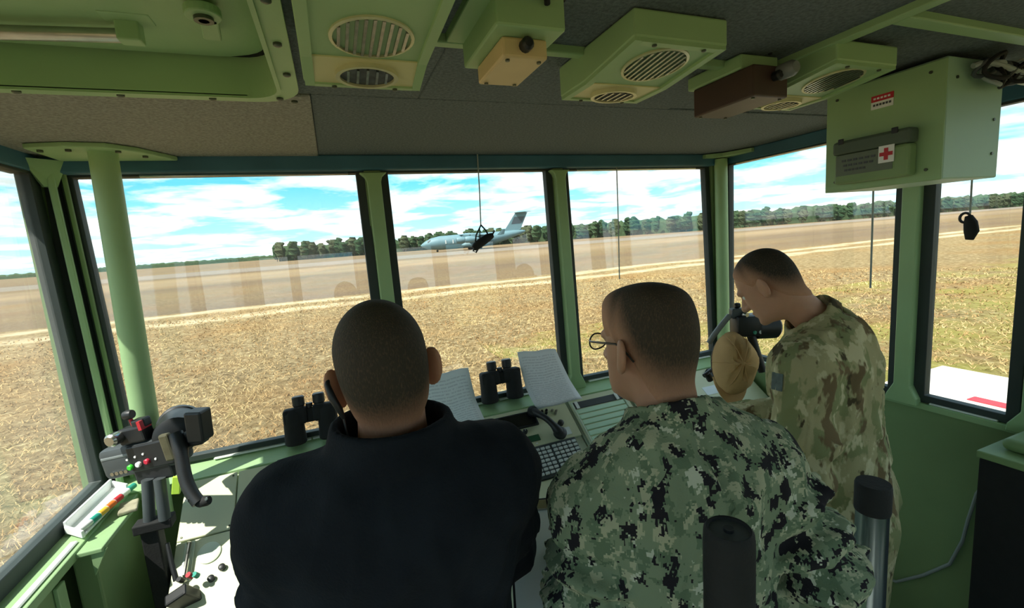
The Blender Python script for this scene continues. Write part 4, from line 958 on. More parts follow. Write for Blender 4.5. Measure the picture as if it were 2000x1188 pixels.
# cap: crown dome seen from above, six-panel, with a curved brim below
def cap():
    c0 = Vector((1.560,1.440,1.222)); ax = Vector((-.35,-.80,.22)).normalized()
    up = Vector((.10,-.05,1)); up = (up-ax*up.dot(ax)).normalized(); rt = up.cross(ax)
    Fm = Matrix((rt, up, ax)).transposed()
    root = empty('ball_cap', c0, 'tan cloth ball cap hung on the light gun in the right corner', 'cap')
    T = lambda a, b, c: c0+Fm@Vector((a, b, c))
    rings = []; n = 36
    for i in range(9):
        t = i/8*math.pi/2*.98; rz = math.sin(t)*.105; rr_ = math.cos(t)
        ring = []
        for k in range(n):
            a = 2*math.pi*k/n; seam = 1-.022*max(0, math.cos(6*a))**14
            dent = .012*math.sin(2.3*a+1.0)*math.cos(t)*math.sin(t*1.5)+.007*math.sin(5*a+3*t)*math.sin(t)
            xq, yq = .088*rr_*math.cos(a), .136*rr_*math.sin(a)
            dent -= .020*math.exp(-((xq+.012-.25*yq)/.016)**2)*max(0, min(1, (yq+.02)/.06))*math.sin(t*1.2)+.010*math.exp(-((yq+.045)/.010)**2)*math.sin(t)
            ring.append(T(.088*rr_*seam*math.cos(a)+dent, .136*rr_*seam*math.sin(a)+dent*.6, rz+dent))
        rings.append(ring)
    mb = MB(); mb.loft(rings); cr = mb.build('crown', CAPM, root, smooth=True)
    mb = MB(); mb.lathe([(.007,0),(.009,.003),(.005,.006)], T(0,0,.103), ax, 12); mb.build('top_button', CAPM, cr, smooth=True)
    for k in range(6):
        a = 2*math.pi*k/6
        mb = MB(); mb.tube([T(.088*math.cos(t)*math.cos(a)*.985, .136*math.cos(t)*math.sin(a)*.985, .105*math.sin(t)+.001) for t in [i/10*1.5 for i in range(11)]], .0018, 6); mb.build('panel_seam', CAPM, cr, smooth=True)
    # brim reaches down and to the right, behind the crown
    mb = MB(); top = []; bot = []
    for j in range(15):
        a = math.radians(-150+j*120/14); ca, sa = math.cos(a), math.sin(a)
        e = math.sin(math.pi*j/14)**.6
        p0 = (.090*ca, .130*sa, -.004); p1 = (.090*ca*(1-.05*e), .130*sa-.050*e, .012-.03*(abs(j-7)/7)**2)
        top.append((T(*p0), T(*p1)))
    V = [p for a, b in top for p in (a, b)]; V2 = [p-ax*.004 for p in V]; F = []; m_ = len(V)
    for j in range(14):
        q = (2*j, 2*j+1, 2*j+3, 2*j+2); F += [q, tuple(m_+x for x in reversed(q)), (2*j+1, m_+2*j+1, m_+2*j+3, 2*j+3), (2*j, 2*j+2, m_+2*j+2, m_+2*j)]
    F += [(0, m_, m_+1, 1), (28, 29, m_+29, m_+28)]
    mb.add(V+V2, F); mb.build('brim', CAPM, root, smooth=True)
    mb = MB(); mb.tube([T(.086*math.cos(a), .126*math.sin(a), -.006) for a in [2*math.pi*k/32 for k in range(33)]], .004, 6); mb.build('sweatband', BROWN, root, smooth=True)
    mb = MB(); mb.boxr(T(.012,-.078,.072), (.034,.004,.010), Fm@Matrix.Rotation(.3,3,'X')); mb.build('embroidered_mark', BOOT, root, label='small darker stitched mark')
cap()

# ---------------- marker tray on the left sill
tr = empty('marker_tray', (-.785, 1.76, 1.055), 'white marker tray lying on the left window sill', 'tray')
TL, TR_, BR_, BL_ = Vector((-.830,1.66,1.056)), Vector((-.818,1.93,1.056)), Vector((-.752,1.87,1.056)), Vector((-.765,1.60,1.056))
mb = MB(); e = Vector((0,0,.008)); mb.hexa([BL_,BR_,TR_,TL],[BL_+e,BR_+e,TR_+e,TL+e]); mb.build('tray_floor', WHITE, tr, bevel=.003)
for a, b, hgt in ((TL,TR_,.035),(TL,BL_,.022),(TR_,BR_,.028)):
    d_ = (b-a).normalized(); nrm = Vector((-d_.y,d_.x,0))*.004
    mb = MB(); mb.hexa([a-nrm,b-nrm,b+nrm,a+nrm],[p+Vector((0,0,hgt)) for p in (a-nrm,b-nrm,b+nrm,a+nrm)]); mb.build('tray_wall', WHITE, tr, bevel=.002)
for k, (m, pm, nm) in enumerate(((TEAL,'green','teal'),(YELLOW,'yellow','yellow'),(ORANGE,'orange','orange'),(RED,'red','red'),(WHITE,'white','white'),(TEAL,'teal','dark teal'))):
    p = Vector((-.772+.006*k, 1.645+.036*k, 1.074)); d_ = Vector((.30,.92,.06)).normalized(); side = ['nearest the camera','second from the camera','in the middle of the tray','fourth from the camera','fifth from the camera','at the far end of the tray'][k]
    mk = empty('marker_pen', p, '%s marker pen %s' % (nm, side), 'marker pen', 'marker pens in the tray')
    MB().tube([p-d_*.032, p+d_*.012], .0085, 12).build('barrel', WHITE if m is not WHITE else MGREY, mk, smooth=True)
    MB().tube([p+d_*.012, p+d_*.040], .0095, 12).build('cap', m, mk, smooth=True)
mb = MB(); mb.boxr((-.715,1.76,1.048), (.05,.08,.012), Matrix.Rotation(.25,3,'Z')); mb.build('folded_cloth', mat('grey_cloth', srgb(170,165,140), .95, var=.3, vscale=40), label='crumpled grey cloth on the lining panel beside the light gun stand', cat='cloth', bevel=.004)

# handheld radio propped at the left end of the console
hr = empty('handheld_radio', (-.545, 1.555, .76), 'black handheld radio with a whip antenna leaning on the left end of the console', 'radio')
RX = Matrix.Rotation(math.radians(-24), 3, 'Y') @ Matrix.Rotation(.5, 3, 'X')
mb = MB(); mb.boxr((-.535,1.556,.800), (.062,.035,.12), RX); hb = mb.build('case', BLACK, hr, bevel=.006)
mb = MB(); mb.tube([(-.566,1.585,.855),(-.578,1.61,.90),(-.590,1.64,.955)], [.008,.007,.006], 10); mb.build('antenna', BLACK, hr, smooth=True)
for x, z, m in ((-.545,.866,BLACK),(-.52,.872,RED),(-.505,.868,TEAL)):
    mb = MB(); mb.lathe([(.008,0),(.008,.018)], (x,1.570,z-.008), RX@Vector((0,0,1)), 12); mb.build('knob', m, hr, smooth=True)

# ---------------- hanging cords and instruments
def strand(mb, p, q, r=.0028): return mb.tube([p, Vector(p).lerp(Vector(q), .5)+Vector((.002,0,0)), q], r, 6)
h1 = empty('hanging_instrument', (.645, 1.985, 1.79), 'small black instrument hanging in a strap loop from a cord in front of the aeroplane', 'instrument')
strand(MB(), (.654,1.99,2.211), (.640,1.98,1.897)).build('cord', CORD, h1)
mb = MB(); mb.tube([(.640,1.978,1.897),(.612,1.975,1.852),(.606,1.972,1.825)], .0035, 6); mb.tube([(.640,1.978,1.897),(.660,1.975,1.872),(.672,1.972,1.842)], .0035, 6); mb.tube([(.632,1.976,1.885),(.628,1.972,1.83)], .0025, 6); mb.build('strap_loop', BLACKM, h1)
mb = MB(); mb.tube([(.690,1.972,1.848),(.665,1.972,1.838),(.63,1.972,1.818),(.605,1.972,1.802),(.594,1.972,1.795)], [.012,.019,.020,.018,.012], 14); bd = mb.build('body', BLACKM, h1, smooth=True)
mb = MB(); mb.tube([(.600,1.972,1.800),(.592,1.972,1.784),(.604,1.972,1.776),(.622,1.972,1.800)], .004, 8); mb.build('ring', BLACK, bd, smooth=True)
mb = MB(); mb.tube([(.690,1.972,1.852),(.700,1.972,1.868)], .004, 8); mb.build('hook', BLACK, bd, smooth=True)
h2 = empty('hanging_instrument', (2.05, .885, 1.70), 'small black instrument hanging by a ring from a cord in the right side window', 'instrument')
strand(MB(), (2.052,.895,2.211), (2.05,.889,1.795)).build('cord', CORD, h2)
mb = MB(); mb.tube([(2.05+.002*math.sin(a), .902+.014*math.cos(a), 1.782+.016*math.sin(a)) for a in [2*math.pi*k/16 for k in range(17)]], .0045, 8); mb.build('ring', BLACK, h2, smooth=True)
mb = MB(); mb.tube([(2.05,.892,1.788),(2.05,.886,1.765),(2.05,.882,1.735),(2.05,.886,1.706)], [.010,.018,.020,.011], 12); mb.build('body', BLACKM, h2, smooth=True)
mb = strand(MB(), (1.402,2.012,2.151), (1.392,2.012,1.575), .0032); mb.build('shade_cord', CORD, label='thin grey pull cord hanging in the right front window', cat='cord')
mb = strand(MB(), (2.10,1.226,2.151), (2.09,1.214,1.51), .0036); mb.build('shade_cord', CORD, label='thin grey pull cord hanging in the right side window behind the leaning man', cat='cord')

# ---------------- floor-standing posts and the dark locker on the right
pp = empty('padded_post', (.415, .385, 0), 'black foam-padded post in the foreground against the digital camouflage back', 'post')
mb = MB(); mb.lathe([(.030,0),(.030,1.43),(.029,1.446),(.026,1.450),(.0235,1.449),(.0225,1.441)], (.413,.388,0), n=32); mb.build('foam_sleeve', BLACKM, pp, smooth=True)
mb = MB(); mb.lathe([(.0235,1.40),(.0235,1.446)], (.413,.388,0), n=32); ec = mb.build('end_cap', DGREY, pp, smooth=True)
mb = MB(); mb.lathe([(.006,1.446),(.006,1.450)], (.413,.388,0), n=16); mb.build('cap_screw', BLACK, ec, smooth=True)
sp = empty('steel_post', (1.015, .57, 0), 'bright steel post with a dark cap beside the digital camouflage sleeve', 'post')
mb = MB(); mb.lathe([(.030,0),(.030,1.20)], (1.018,.571,0), n=28); mb.build('tube', mat('blued_steel', srgb(150,164,172), .22, .9, var=.15, vscale=6), sp, smooth=True)
mb = MB(); mb.lathe([(.032,1.185),(.033,1.190),(.033,1.244),(.031,1.250)], (1.018,.571,0), n=28); mb.build('end_cap', BLACKM, sp, smooth=True)
lk = empty('storage_locker', (1.98, .25, 0), 'dark locker with a green padded lid in the right corner', 'locker')
MB().box(1.850, 2.105, -.30, .740, 0, 1.020).build('locker_body', BLACKM, lk, bevel=.006)
MB().box(1.846, 2.109, -.304, .746, 1.020, 1.044).build('lid', GREEN_D, lk, bevel=.004)
mb = MB(); mb.box(1.905, 2.100, -.25, .715, 1.044, 1.085); mb.build('lid_pad', GREEN_D, lk, bevel=.02, seg=4, smooth=True)
mb = MB(); mb.tube([(2.118,.83,.80),(2.118,.845,.76),(2.118,.864,.641),(2.118,.875,.55),(2.118,.908,.429),(2.118,.99,.32),(2.118,1.084,.22),(2.118,1.4,.15)], .006, 8)
mb.build('wall_cable', CORD, smooth=True, label='thin cable running down the green wall behind the locker', cat='cable')
mb = MB(); mb.tube(bez(CP(.80,.40,.02),(.62,1.10,1.20),(.47,.93,1.235),(.405,.905,1.13),18), .007, 8)
mb.build('loose_cable', mat('brown_cord', srgb(112,100,92), .6), smooth=True, label='brown cord looping from the console between the two front men', cat='cord')

# ================================================================== PEOPLE (implicit surfaces polygonised into smooth meshes)
def A3(*v): return np.array(v, np.float32)
def smin(a, b, k):
    h = np.clip(.5+.5*(b-a)/k, 0, 1); return b*(1-h)+a*h-k*h*(1-h)
def rc(P, a, b, ra, rb):
    a = np.asarray(a, np.float32); b = np.asarray(b, np.float32); ab = b-a
    t = np.clip((P-a)@ab/max(ab@ab, 1e-9), 0, 1)
    return np.linalg.norm(P-a-t[:, None]*ab, axis=1)-(ra+(rb-ra)*t)
def ell(P, c, r, R=None):
    q = P-np.asarray(c, np.float32)
    if R is not None: q = q@np.asarray(R, np.float32)
    r = np.asarray(r, np.float32); k0 = np.linalg.norm(q/r, axis=1); k1 = np.linalg.norm(q/(r*r), axis=1)
    return k0*(k0-1)/np.maximum(k1, 1e-6)
def wav(P, freq, seed, n=7, aniso=(1, 1, 1)):
    rg = np.random.default_rng(seed); o = np.zeros(len(P), np.float32)
    for _ in range(n):
        d = rg.normal(size=3)*np.array(aniso); d *= freq*rg.uniform(.6, 1.5)/np.linalg.norm(d)
        o += np.sin(P@d.astype(np.float32)+rg.uniform(0, 6.28))
    return o/n
def sst(x): x = np.clip(x, 0, 1); return x*x*(3-2*x)
def nets(f, lo, hi, h):
    lo = np.array(lo, np.float32); hi = np.array(hi, np.float32); n = np.ceil((hi-lo)/h).astype(int)+1
    ax = [lo[i]+h*np.arange(n[i], dtype=np.float32) for i in range(3)]
    P = np.stack(np.meshgrid(*ax, indexing='ij'), -1).reshape(-1, 3)
    V = np.concatenate([f(P[i:i+400000]) for i in range(0, len(P), 400000)]).reshape(n)
    s = V < 0; cs = [(a, b, c) for a in (0, 1) for b in (0, 1) for c in (0, 1)]
    sl = lambda A, o: A[o[0]:n[0]-1+o[0], o[1]:n[1]-1+o[1], o[2]:n[2]-1+o[2]]
    cnt = sum(sl(s, o).astype(np.int8) for o in cs); act = (cnt > 0) & (cnt < 8)
    ii = np.argwhere(act); idx = -np.ones(act.shape, np.int64); idx[act] = np.arange(len(ii))
    acc = np.zeros((len(ii), 3)); num = np.zeros(len(ii))
    for a in cs:
        for d in range(3):
            if a[d]: continue
            b = list(a); b[d] = 1
            va = V[tuple((ii+a).T)]; vb = V[tuple((ii+b).T)]; mk = (va < 0) != (vb < 0)
            t = va[mk]/(va[mk]-vb[mk]); pos = np.tile(np.array(a, float), (mk.sum(), 1)); pos[:, d] += t
            acc[mk] += pos; num[mk] += 1
    verts = lo+h*(ii+acc/num[:, None]); F = []
    for d in range(3):
        u, v = (d+1) % 3, (d+2) % 3
        A = np.moveaxis(s, d, 0); cr = A[:-1] != A[1:]; cr = np.moveaxis(cr, 0, d); inside = np.moveaxis(A[:-1], 0, d)
        g = np.argwhere(cr); g = g[(g[:, u] > 0) & (g[:, v] > 0) & (g[:, u] < n[u]-1) & (g[:, v] < n[v]-1)]
        eu = np.zeros(3, int); eu[u] = 1; ev = np.zeros(3, int); ev[v] = 1
        q = np.stack([idx[tuple(x.T)] for x in (g, g-eu, g-eu-ev, g-ev)], 1)
        fl = inside[tuple(g.T)]; q[~fl] = q[~fl][:, ::-1]; F.append(q)
    F = np.concatenate(F); return verts, F[(F >= 0).all(1)]
def mesh_obj(name, pieces, m, parent=None, attr=None):
    Vs, Fs, k = [], [], 0
    for V, F in pieces: Vs.append(V); Fs.append(F+k); k += len(V)
    V = np.concatenate(Vs); F = np.concatenate(Fs)
    me = bpy.data.meshes.new(name); me.from_pydata(V.tolist(), [], F.tolist()); me.materials.append(m); me.shade_smooth()
    if attr is not None:
        at = me.attributes.new(attr[0], 'FLOAT', 'POINT'); at.data.foreach_set('value', attr[1](V.astype(np.float32)).astype(np.float32))
    o = bpy.data.objects.new(name, me); link(o, parent); return o
def rotm(yaw_=0, pit=0, rol=0):
    """yaw to the right, pitch down, roll towards the right ear (degrees)"""
    M = Matrix.Rotation(math.radians(-yaw_), 3, 'Z') @ Matrix.Rotation(math.radians(-pit), 3, 'X') @ Matrix.Rotation(math.radians(rol), 3, 'Y')
    return np.array(M, np.float32)
HAIRLINE = ([-.12, -.085, -.05, -.025, .0, .018, .04, .065, .1], [-.140, -.128, -.092, -.040, .002, -.004, .035, .060, .072])

def person(label, base, heading, J, skin, jacket_m, trouser_m, boot_m, hair_m, hair, jk, hs=1.0):
    Hd = A3(*J['head']); HR = J['headR']; Nk = A3(*J['neck']); Pv = A3(*J['pelvis'])
    zx = (Nk-Pv); Ls = np.linalg.norm(zx); zx = zx/Ls; xx = A3(1, 0, 0); yx = np.cross(zx, xx); yx /= np.linalg.norm(yx); xx = np.cross(yx, zx)
    TR = np.stack([xx, yx, zx], 1)
    sp = lambda t, y=0, x=0: Pv+zx*(Ls*t)+yx*y+xx*x
    hl = lambda q: (q-Hd)@HR/hs                     # to head frame
    hw = lambda p: Hd+HR@(A3(*p)*hs)                # from head frame
    w_ = J.get('w', 1.0); dp = J.get('d', 1.0)
    def torso(P, inf=0):
        d = ell(P, sp(0), (.168*w_+inf, .125*dp+inf, .13+inf), TR)
        d = smin(d, ell(P, sp(.28, .005), (.160*w_+inf, .125*dp+inf, .17+inf), TR), .05)
        d = smin(d, ell(P, sp(.62, .0), (.178*w_+inf, .125*dp+inf, .19+inf), TR), .05)
        d = smin(d, ell(P, sp(.82, -.025), (.165*w_+inf, .100*dp+inf, .105+inf), TR), .05)
        for s in (0, 1):
            d = smin(d, rc(P, sp(.95, -.02, (-.04, .04)[s]), J['sh'][s], .048+inf, .058+inf), .04)
        return d
    def arm(P, s, inf=0, k=1.0):
        d = rc(P, J['sh'][s], J['el'][s], .056*k+inf, .044*k+inf)
        return smin(d, rc(P, J['el'][s], J['wr'][s], .042*k+inf, .029*k+inf), .02)
    def leg(P, s, inf=0):
        d = rc(P, J['hip'][s], J['kn'][s], .082+inf, .058+inf)
        return smin(d, rc(P, J['kn'][s], J['an'][s], .054+inf, .040+inf), .02)
    def skull(q):
        d = ell(q, (0, -.012, .035), (.073, .097, .088))
        d = smin(d, ell(q, (0, -.048, -.012), (.060, .052, .060)), .03)
        return smin(d, ell(q, (0, .030, -.035), (.060, .062, .085)), .03)
    nk0 = hw((0, -.030, -.055))
    def headf(P):
        q = hl(P); d = skull(q)
        d = smin(d, ell(q, (0, .042, -.085), (.044, .047, .036)), .025)
        d = smin(d, rc(q, (0, .088, .008), (0, .111, -.030), .008, .0145), .012)
        d = smin(d, rc(q, (-.016, .098, -.034), (.016, .098, -.034), .008, .008), .008)
        d = smin(d, rc(q, (-.036, .080, .022), (.036, .080, .022), .011, .011), .014)
        for s in (-1, 1):
            d = -smin(-d, ell(q, (s*.032, .100, .004), (.016, .016, .011)), .010)
        d = smin(d, ell(q, (0, .091, -.061), (.024, .010, .006)), .006); d = smin(d, ell(q, (0, .089, -.072), (.021, .010, .007)), .006)
        d = smin(d, ell(q, (0, .082, -.104), (.022, .018, .016)), .014)
        for s in (-1, 1):
            c, sn = math.cos(s*.62), math.sin(s*.62); R = np.array([[c, -sn, 0], [sn, c, 0], [0, 0, 1]], np.float32)
            tl = np.array(Matrix.Rotation(.25, 3, 'X'), np.float32)
            e = ell(q, (s*.0845, -.013, -.010), (.009, .024, .037), R@tl)
            e = -smin(-e, ell(q, (s*.0905, -.002, -.006), (.007, .011, .019), R@tl), .004)
            e = smin(e, ell(q, (s*.078, -.004, -.036), (.006, .009, .010)), .006)
            d = smin(d, e, .008)
        return smin(d, rc(P, nk0, Nk, .054*hs, J.get('nr', .062)), .03)
    hand_p = []
    def handf(P, s):
        W = A3(*J['wr'][s]); u = A3(*J['hdir'][s]); u = u/np.linalg.norm(u); nrm = A3(*J['palm'][s]); nrm = nrm-u*(nrm@u); nrm /= np.linalg.norm(nrm)
        sd_ = np.cross(u, nrm); sd_ = sd_*J.get('thumb', (1, 1))[s]
        d = rc(P, A3(*J['el'][s])*.25+W*.75, W, .030, .026)
        d = smin(d, ell(P, W+u*.045, (.040, .014, .050), np.stack([sd_, nrm, u], 1)), .02)
        cu = J.get('curl', (.5, .5))[s]
        for off, ln in ((.028, .070), (.010, .080), (-.010, .076), (-.027, .060)):
            p = W+u*.085+sd_*off; a_ = cu*.5; r = .0090
            for k_, sg in enumerate((.45, .32, .26)):
                q = p+(u*math.cos(a_)+nrm*math.sin(a_))*ln*sg; d = smin(d, rc(P, p, q, r, r*.92), .004); p = q; a_ += cu; r *= .93
        p = W+u*.030+sd_*.030; q = p+(u*.6+sd_*.75+nrm*.25)*.035; d = smin(d, rc(P, p, q, .0125, .0105), .010)
        q2 = q+(u*.85+sd_*.25+nrm*.45)*.032; return smin(d, rc(P, q, q2, .0105, .0085), .004)
    # ---- body: one figure under the clothes
    def bodyf(P):
        d = torso(P, -.004)
        for s in (0, 1): d = smin(d, arm(P, s, -.004), .03); d = smin(d, leg(P, s, -.006), .03)
        return smin(d, rc(P, nk0, Nk, .046, J.get('nr', .062)-.006), .03)
    al = np.array([J['pelvis'], J['neck']]+[p for k in ('sh', 'el', 'wr', 'hip', 'kn', 'an') for p in J[k]])
    lo, hi = al.min(0)-.22, al.max(0)+.16
    pieces = [nets(bodyf, lo, hi, .020)]
    c = np.array(J['head']); pieces.append(nets(headf, np.minimum(c-.16, Nk-.08), np.maximum(c+.165, Nk+.08), .0045))
    for s in (0, 1):
        c = np.array(J['wr'][s]); pieces.append(nets(lambda P: handf(P, s), c-.17, c+.17, .006))
    root = mesh_obj('person', pieces, skin); root.location = (base[0], base[1], 0); root.rotation_euler = (0, 0, math.radians(-heading))
    tag(root, label, 'person')
    for s in (-1, 1):
        mb = MB(); cpos = Vector(hw((s*.032, .070, .004)).tolist())
        Mw = wm(root); mb.lathe([(.0005,-.012),(.008,-.009),(.012,0),(.008,.009),(.0005,.012)], Mw@cpos, n=12); e = mb.build('eye', EYEW, root, smooth=True)
    # ---- hair
    def hairt(q):
        zl = np.interp(q[:, 1], *HAIRLINE); t = (q[:, 2]-zl)
        th = -.005+(.005+hair['t'])*sst(t/hair.get('w', .05)+.1)
        return th, t
    def hairf(P):
        q = hl(P); th, t = hairt(q); d = smin(skull(q), rc(P, nk0, Nk, .054*hs, J.get('nr', .062)), .03)-th
        if hair.get('top'):
            r = A3(*hair['top'][1]); c_ = A3(*hair['top'][0]); k = (np.abs((q-c_)/r)**3).sum(1)**(1/3)
            d = smin(d, (k-1)*r.min(), .02)
        return d
    c = np.array(J['head'])
    fade = lambda V: sst((hairt(hl(V))[1]-.012)/hair.get('fade', .09))
    mesh_obj('hair', [nets(hairf, c-.16, c+.18, .005)], hair_m, root, ('fade', fade))
    # ---- upper garment
    inf = jk['inf']; asz = jk.get('arm', 1.1)
    def jackf(P):
        d = torso(P, inf)
        d = d-jk['wr']*wav(P, 38, 11, 7, jk.get('an', (1, 1, .45)))-jk['wr']*.5*wav(P, 85, 12, 6)
        d = d-jk.get('cz', .0)*(np.exp(-(wav(P, 26, 71, 4, (1, 1, .5))/.16)**2)+.7*np.exp(-(wav(P, 44, 72, 4, (1, .6, 1))/.14)**2))
        if jk.get('seam'):
            q = (P-sp(.5))@TR; d = d+.0045*np.exp(-(q[:, 0]/.005)**2)*(q[:, 1] < -.03)
            yoke = sp(.84)[2]; d = d-.003*np.exp(-((q[:, 2]-Ls*.36)/.006)**2)*(q[:, 1] < -.03)
        for s in (0, 1):
            a = arm(P, s, inf, asz); S_, E_, W_ = (A3(*J[k][s]) for k in ('sh', 'el', 'wr'))
            ta = (P-S_)@(E_-S_)/((E_-S_)@(E_-S_)); e_d = np.linalg.norm(P-E_, axis=1)
            fold = np.sin(ta*jk.get('ff', 16)+2.2*wav(P, 16, 21+s)+s)*sst((ta-.05)*3)+np.sin(e_d*130+3*wav(P, 14, 31+s))*np.exp(-(e_d/.10)**2)
            a = a-jk['sw']*fold-jk['wr']*.4*wav(P, 70, 41+s)-1.3*jk.get('cz', 0)*np.exp(-(wav(P, 40, 81+s, 4, (1, 1, .55))/.16)**2)
            d = smin(d, a, jk.get('ks', .035))
        d = np.maximum(d, jk['hem']-P[:, 2]+.006*wav(P, 30, 51))
        # stand-up collar
        ax_ = (nk0-Nk)/np.linalg.norm(nk0-Nk); q = P-(Nk+ax_*jk['ch']); hgt = q@ax_; rad = np.linalg.norm(q-hgt[:, None]*ax_, axis=1)
        cd_ = np.maximum(np.abs(rad-(jk['cr']-.25*hgt))-jk['ct'], np.abs(hgt)-jk['chh'])
        d = smin(d, cd_-.003, .012)
        # neck opening
        return np.maximum(d, -(rc(P, Nk-ax_*.02, nk0, jk['cr']-jk['ct']-.002, jk['cr']-jk['ct']-.002)))
    up = np.array([J['neck']]+[p for k in ('sh', 'el', 'wr') for p in J[k]]+[J['pelvis']])
    lo, hi = up.min(0)-.19, up.max(0)+.15; lo[2] = jk['hem']-.02; hi[2] = Nk[2]+.10
    jo = mesh_obj('jacket', [nets(jackf, lo, hi, jk.get('res', .0075))], jacket_m, root)
    if jk.get('seam'):
        Mw = wm(root); pts = []
        for i in range(22):
            ok, loc_, nr_, _ = jo.closest_point_on_mesh(Vector((sp(.93-.042*i)-yx*.20).tolist())); pts.append(Mw@(loc_+nr_*.0006))
        MB().tube(pts, .0022, 6).build('back_seam', jacket_m, jo, smooth=True)
    if jk.get('patch'):
        pp_, sz, pm = jk['patch']; ok, loc_, nr_, _ = jo.closest_point_on_mesh(Vector(pp_))
        mb = MB(); Mw = wm(root); Fm = frame_from(nr_, (0, 0, 1)); mb.boxr((0, 0, 0), sz); mb.v = [Mw@(loc_+Fm@v_) for v_ in mb.v]; mb.build('shoulder_patch', pm, jo, bevel=.001, seg=1)
    # ---- trousers and boots
    def trf(P):
        d = ell(P, sp(0), (.182*w_, .14*dp, .15), TR)
        for s in (0, 1): d = smin(d, leg(P, s, .020), .04)
        d = d-.006*wav(P, 30, 61, 7, (1, 1, .6)); return np.maximum(np.maximum(d, .09-P[:, 2]), P[:, 2]-sp(.18)[2])
    lw = np.array([J['pelvis']]+[p for k in ('hip', 'kn', 'an') for p in J[k]])
    mesh_obj('trousers', [nets(trf, lw.min(0)-.21, lw.max(0)+.21, .015)], trouser_m, root)
    for s in (0, 1):
        an = A3(*J['an'][s]); toe = an+A3((-.02, .02)[s], .17, -.045)
        bf = lambda P: np.maximum(smin(smin(rc(P, an+A3(0, -.01, .10), an+A3(0, -.01, -.02), .058, .050), rc(P, an+A3(0, -.03, -.04), toe, .042, .046), .03), rc(P, an+A3(0, .03, -.02), toe, .045, .038), .03), .004-P[:, 2])
        mesh_obj('boot', [nets(bf, an-A3(.12, .14, .12), an+A3(.12, .30, .2), .010)], boot_m, root)
    return root, hw

HAIR1 = hair_mat('hair_dark_brown', srgb(58, 52, 42), srgb(176, 130, 104))
HAIR2 = hair_mat('hair_brown', srgb(64, 56, 44), srgb(186, 140, 112))
HAIR3 = hair_mat('hair_brown_fade', srgb(50, 46, 36), srgb(186, 140, 112))

# man in black
J1 = dict(head=(-.002, .005, 1.612), headR=rotm(-1, 5, -5), neck=(0, -.03, 1.475), pelvis=(0, -.01, .95), w=1.0, d=1.05,
          sh=[(-.168, -.015, 1.390), (.168, -.015, 1.390)], el=[(-.228, .09, 1.155), (.205, .10, 1.16)], wr=[(-.07, .285, 1.14), (.06, .295, 1.17)],
          hdir=[(.9, .15, .05), (-.9, .15, .0)], palm=[(.1, -.4, -1), (-.1, -.4, -1)], thumb=(1, -1), curl=(.55, .55),
          hip=[(-.10, 0, .90), (.10, 0, .90)], kn=[(-.11, .02, .48), (.11, .02, .48)], an=[(-.12, -.02, .09), (.12, -.02, .09)])
m1, hw1 = person('man in a black zip-collar jacket with close-cropped hair seen from behind at the console', (.062, .795), 4, J1, SKIN, NAVY, DTROUS, BOOTB, HAIR1,
       dict(t=.006, w=.05, fade=.10), dict(inf=.020, wr=.006, sw=.006, arm=1.2, hem=.86, ch=.036, cr=.096, ct=.008, chh=.026, ks=.045, ff=11, cz=.005), .97)
# man in digital camouflage with glasses
J2 = dict(head=(-.004, .026, 1.594), headR=rotm(-19, 4, 2), neck=(.006, -.045, 1.448), pelvis=(.012, -.05, .94), nr=.056, w=.97, d=1.0,
          sh=[(-.150, -.04, 1.318), (.168, -.06, 1.352)], el=[(-.180, -.05, 1.08), (.262, -.135, 1.15)], wr=[(-.155, .17, 1.0), (.205, .05, .95)],
          hdir=[(.15, .8, .1), (-.6, .35, -.35)], palm=[(1, -.1, .2), (-.5, -.8, -.2)], thumb=(1, 1), curl=(.45, .6),
          hip=[(-.09, 0, .89), (.09, 0, .89)], kn=[(-.10, .02, .47), (.10, .02, .47)], an=[(-.11, -.02, .09), (.11, -.02, .09)])
m2, hw2 = person('man in green digital camouflage and glasses standing with his right elbow out', (.558, .700), 9, J2, SKIN2, CAMO_DIGI, CAMO_DIGI, BOOT, HAIR2,
       dict(t=.006, w=.05, fade=.12, top=((0, -.004, .066), (.068, .091, .058))), dict(inf=.016, wr=.009, sw=.015, arm=1.2, hem=.84, ch=.026, cr=.076, ct=.005, chh=.020, ks=.03, ff=19, seam=True, res=.0065, cz=.0085), .95)
# leaning man in blotched camouflage
J3 = dict(head=(-.052, .240, 1.618), headR=rotm(10, 38, 0), neck=(-.01, .105, 1.495), pelvis=(0, .03, .94), nr=.056, w=.92, d=.97,
          sh=[(-.188, .13, 1.392), (.185, .09, 1.40)], el=[(-.24, .12, 1.10), (.245, .14, 1.12)], wr=[(-.16, .37, 1.04), (.15, .38, 1.05)],
          hdir=[(.1, .9, .0), (-.1, .9, .0)], palm=[(0, .1, -1), (0, .1, -1)], thumb=(-1, 1), curl=(.4, .4),
          hip=[(-.09, -.01, .89), (.09, -.01, .89)], kn=[(-.10, .0, .47), (.10, .0, .47)], an=[(-.11, -.05, .09), (.11, -.05, .09)])
m3, hw3 = person('man in brown-green blotched camouflage bending his head over the right console', (1.455, .875), -33, J3, SKIN2, CAMO_SOFT, CAMO_SOFT, BOOT, HAIR3,
       dict(t=.006, w=.045, fade=.12), dict(inf=.019, wr=.009, sw=.010, arm=1.22, hem=.84, ch=.024, cr=.076, ct=.005, chh=.018, ks=.03, ff=12, res=.007, cz=.008, patch=((-.29, .20, 1.37), (.05, .032, .004), mat('patch_grey_blue', srgb(104, 116, 112), .9, var=.3, vscale=60))), .89)

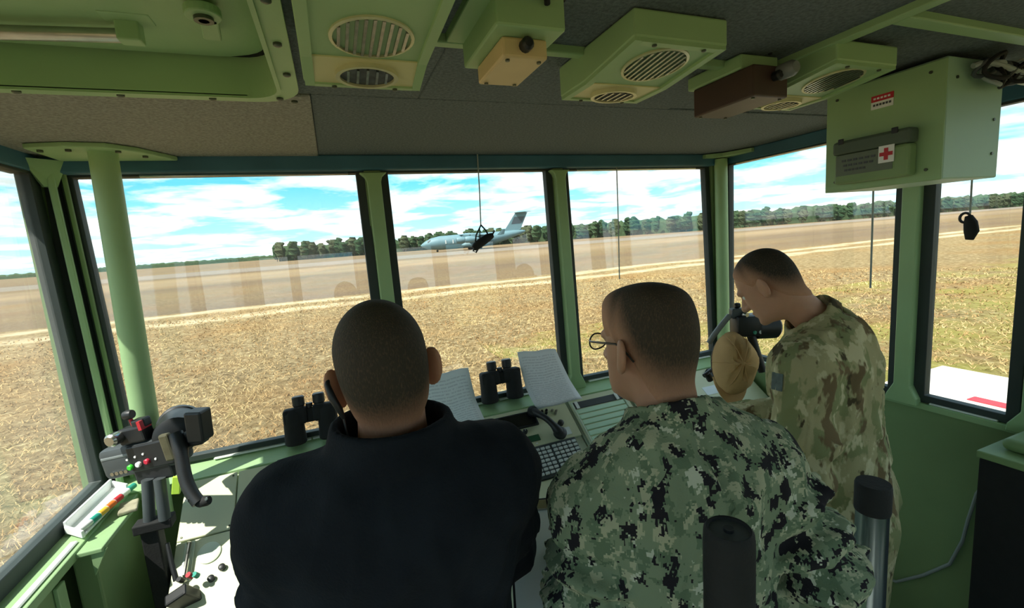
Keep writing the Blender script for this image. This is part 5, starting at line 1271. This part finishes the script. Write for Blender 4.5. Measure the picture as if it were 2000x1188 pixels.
# spectacles worn by the second man
def spectacles():
    Mw = wm(m2); T = lambda p: Mw@Vector(hw2(p).tolist())
    root = empty('spectacles', T((0, .1, 0)), 'thin dark-framed spectacles on the man in digital camouflage', 'glasses')
    FR = mat('dark_spectacle_frame', srgb(44, 40, 38), .35, var=.1)
    LN = glass_mat('spectacle_lens', .03)
    for s in (-1, 1):
        ring = [T((s*.033+.025*math.cos(a), .116-.006*abs(math.cos(a)), .003+.018*math.sin(a))) for a in [2*math.pi*k/22 for k in range(23)]]
        MB().tube(ring, .0018, 6).build('rim', FR, root, smooth=True)
        mb = MB(); n = 22; mb.loft([[p for p in ring[:-1]], [p+(T((0, .118, 0))-T((0, .116, 0))) for p in ring[:-1]]]); mb.build('lens', LN, root)
        MB().tube([T((s*.058, .110, .008)), T((s*.074, .085, .010)), T((s*.085, .0, .014)), T((s*.086, -.016, .010)), T((s*.080, -.042, -.018))], .0022, 6).build('temple', FR, root, smooth=True)
    MB().tube([T((-.009, .117, .008)), T((0, .119, .011)), T((.009, .117, .008))], .0018, 6).build('bridge', FR, root, smooth=True)
spectacles()
# earpiece behind the first man's left ear
def earpiece():
    Mw = wm(m1); T = lambda p: Mw@Vector(hw1(p).tolist())
    root = empty('earpiece', T((-.085, -.03, -.02)), 'black earpiece with a thin wire behind the left ear of the man in black', 'earpiece')
    MB().tube([T(p) for p in ((-.090, -.018, .020), (-.094, -.032, .004), (-.090, -.038, -.020), (-.083, -.038, -.042), (-.080, -.036, -.058))], [.0025, .0045, .006, .0055, .003], 10).build('hook', BLACK, root, smooth=True)
    MB().tube([T(p) for p in ((-.080, -.036, -.058), (-.080, -.040, -.080), (-.076, -.045, -.105), (-.074, -.052, -.135))], .0018, 6).build('wire', BLACK, root, smooth=True)
earpiece()
# clipboard in the second man's left hand
cbd = empty('clipboard', (.40, .96, 1.0), 'clipboard with white paper held low between the two front men', 'clipboard')
CBR = Matrix.Rotation(math.radians(-20), 3, 'Z') @ Matrix.Rotation(math.radians(38), 3, 'X')
MB().boxr((.418, .945, 1.040), (.20, .27, .004), CBR).build('board', BLACK, cbd, bevel=.001, seg=1)
MB().boxr(Vector((.418, .945, 1.040))+CBR@Vector((0, -.0, .0035)), (.188, .255, .003), CBR).build('paper', PAPERP, cbd)
MB().boxr(Vector((.418, .945, 1.040))+CBR@Vector((0, .115, .008)), (.08, .025, .01), CBR).build('clip', STEEL, cbd, bevel=.002)
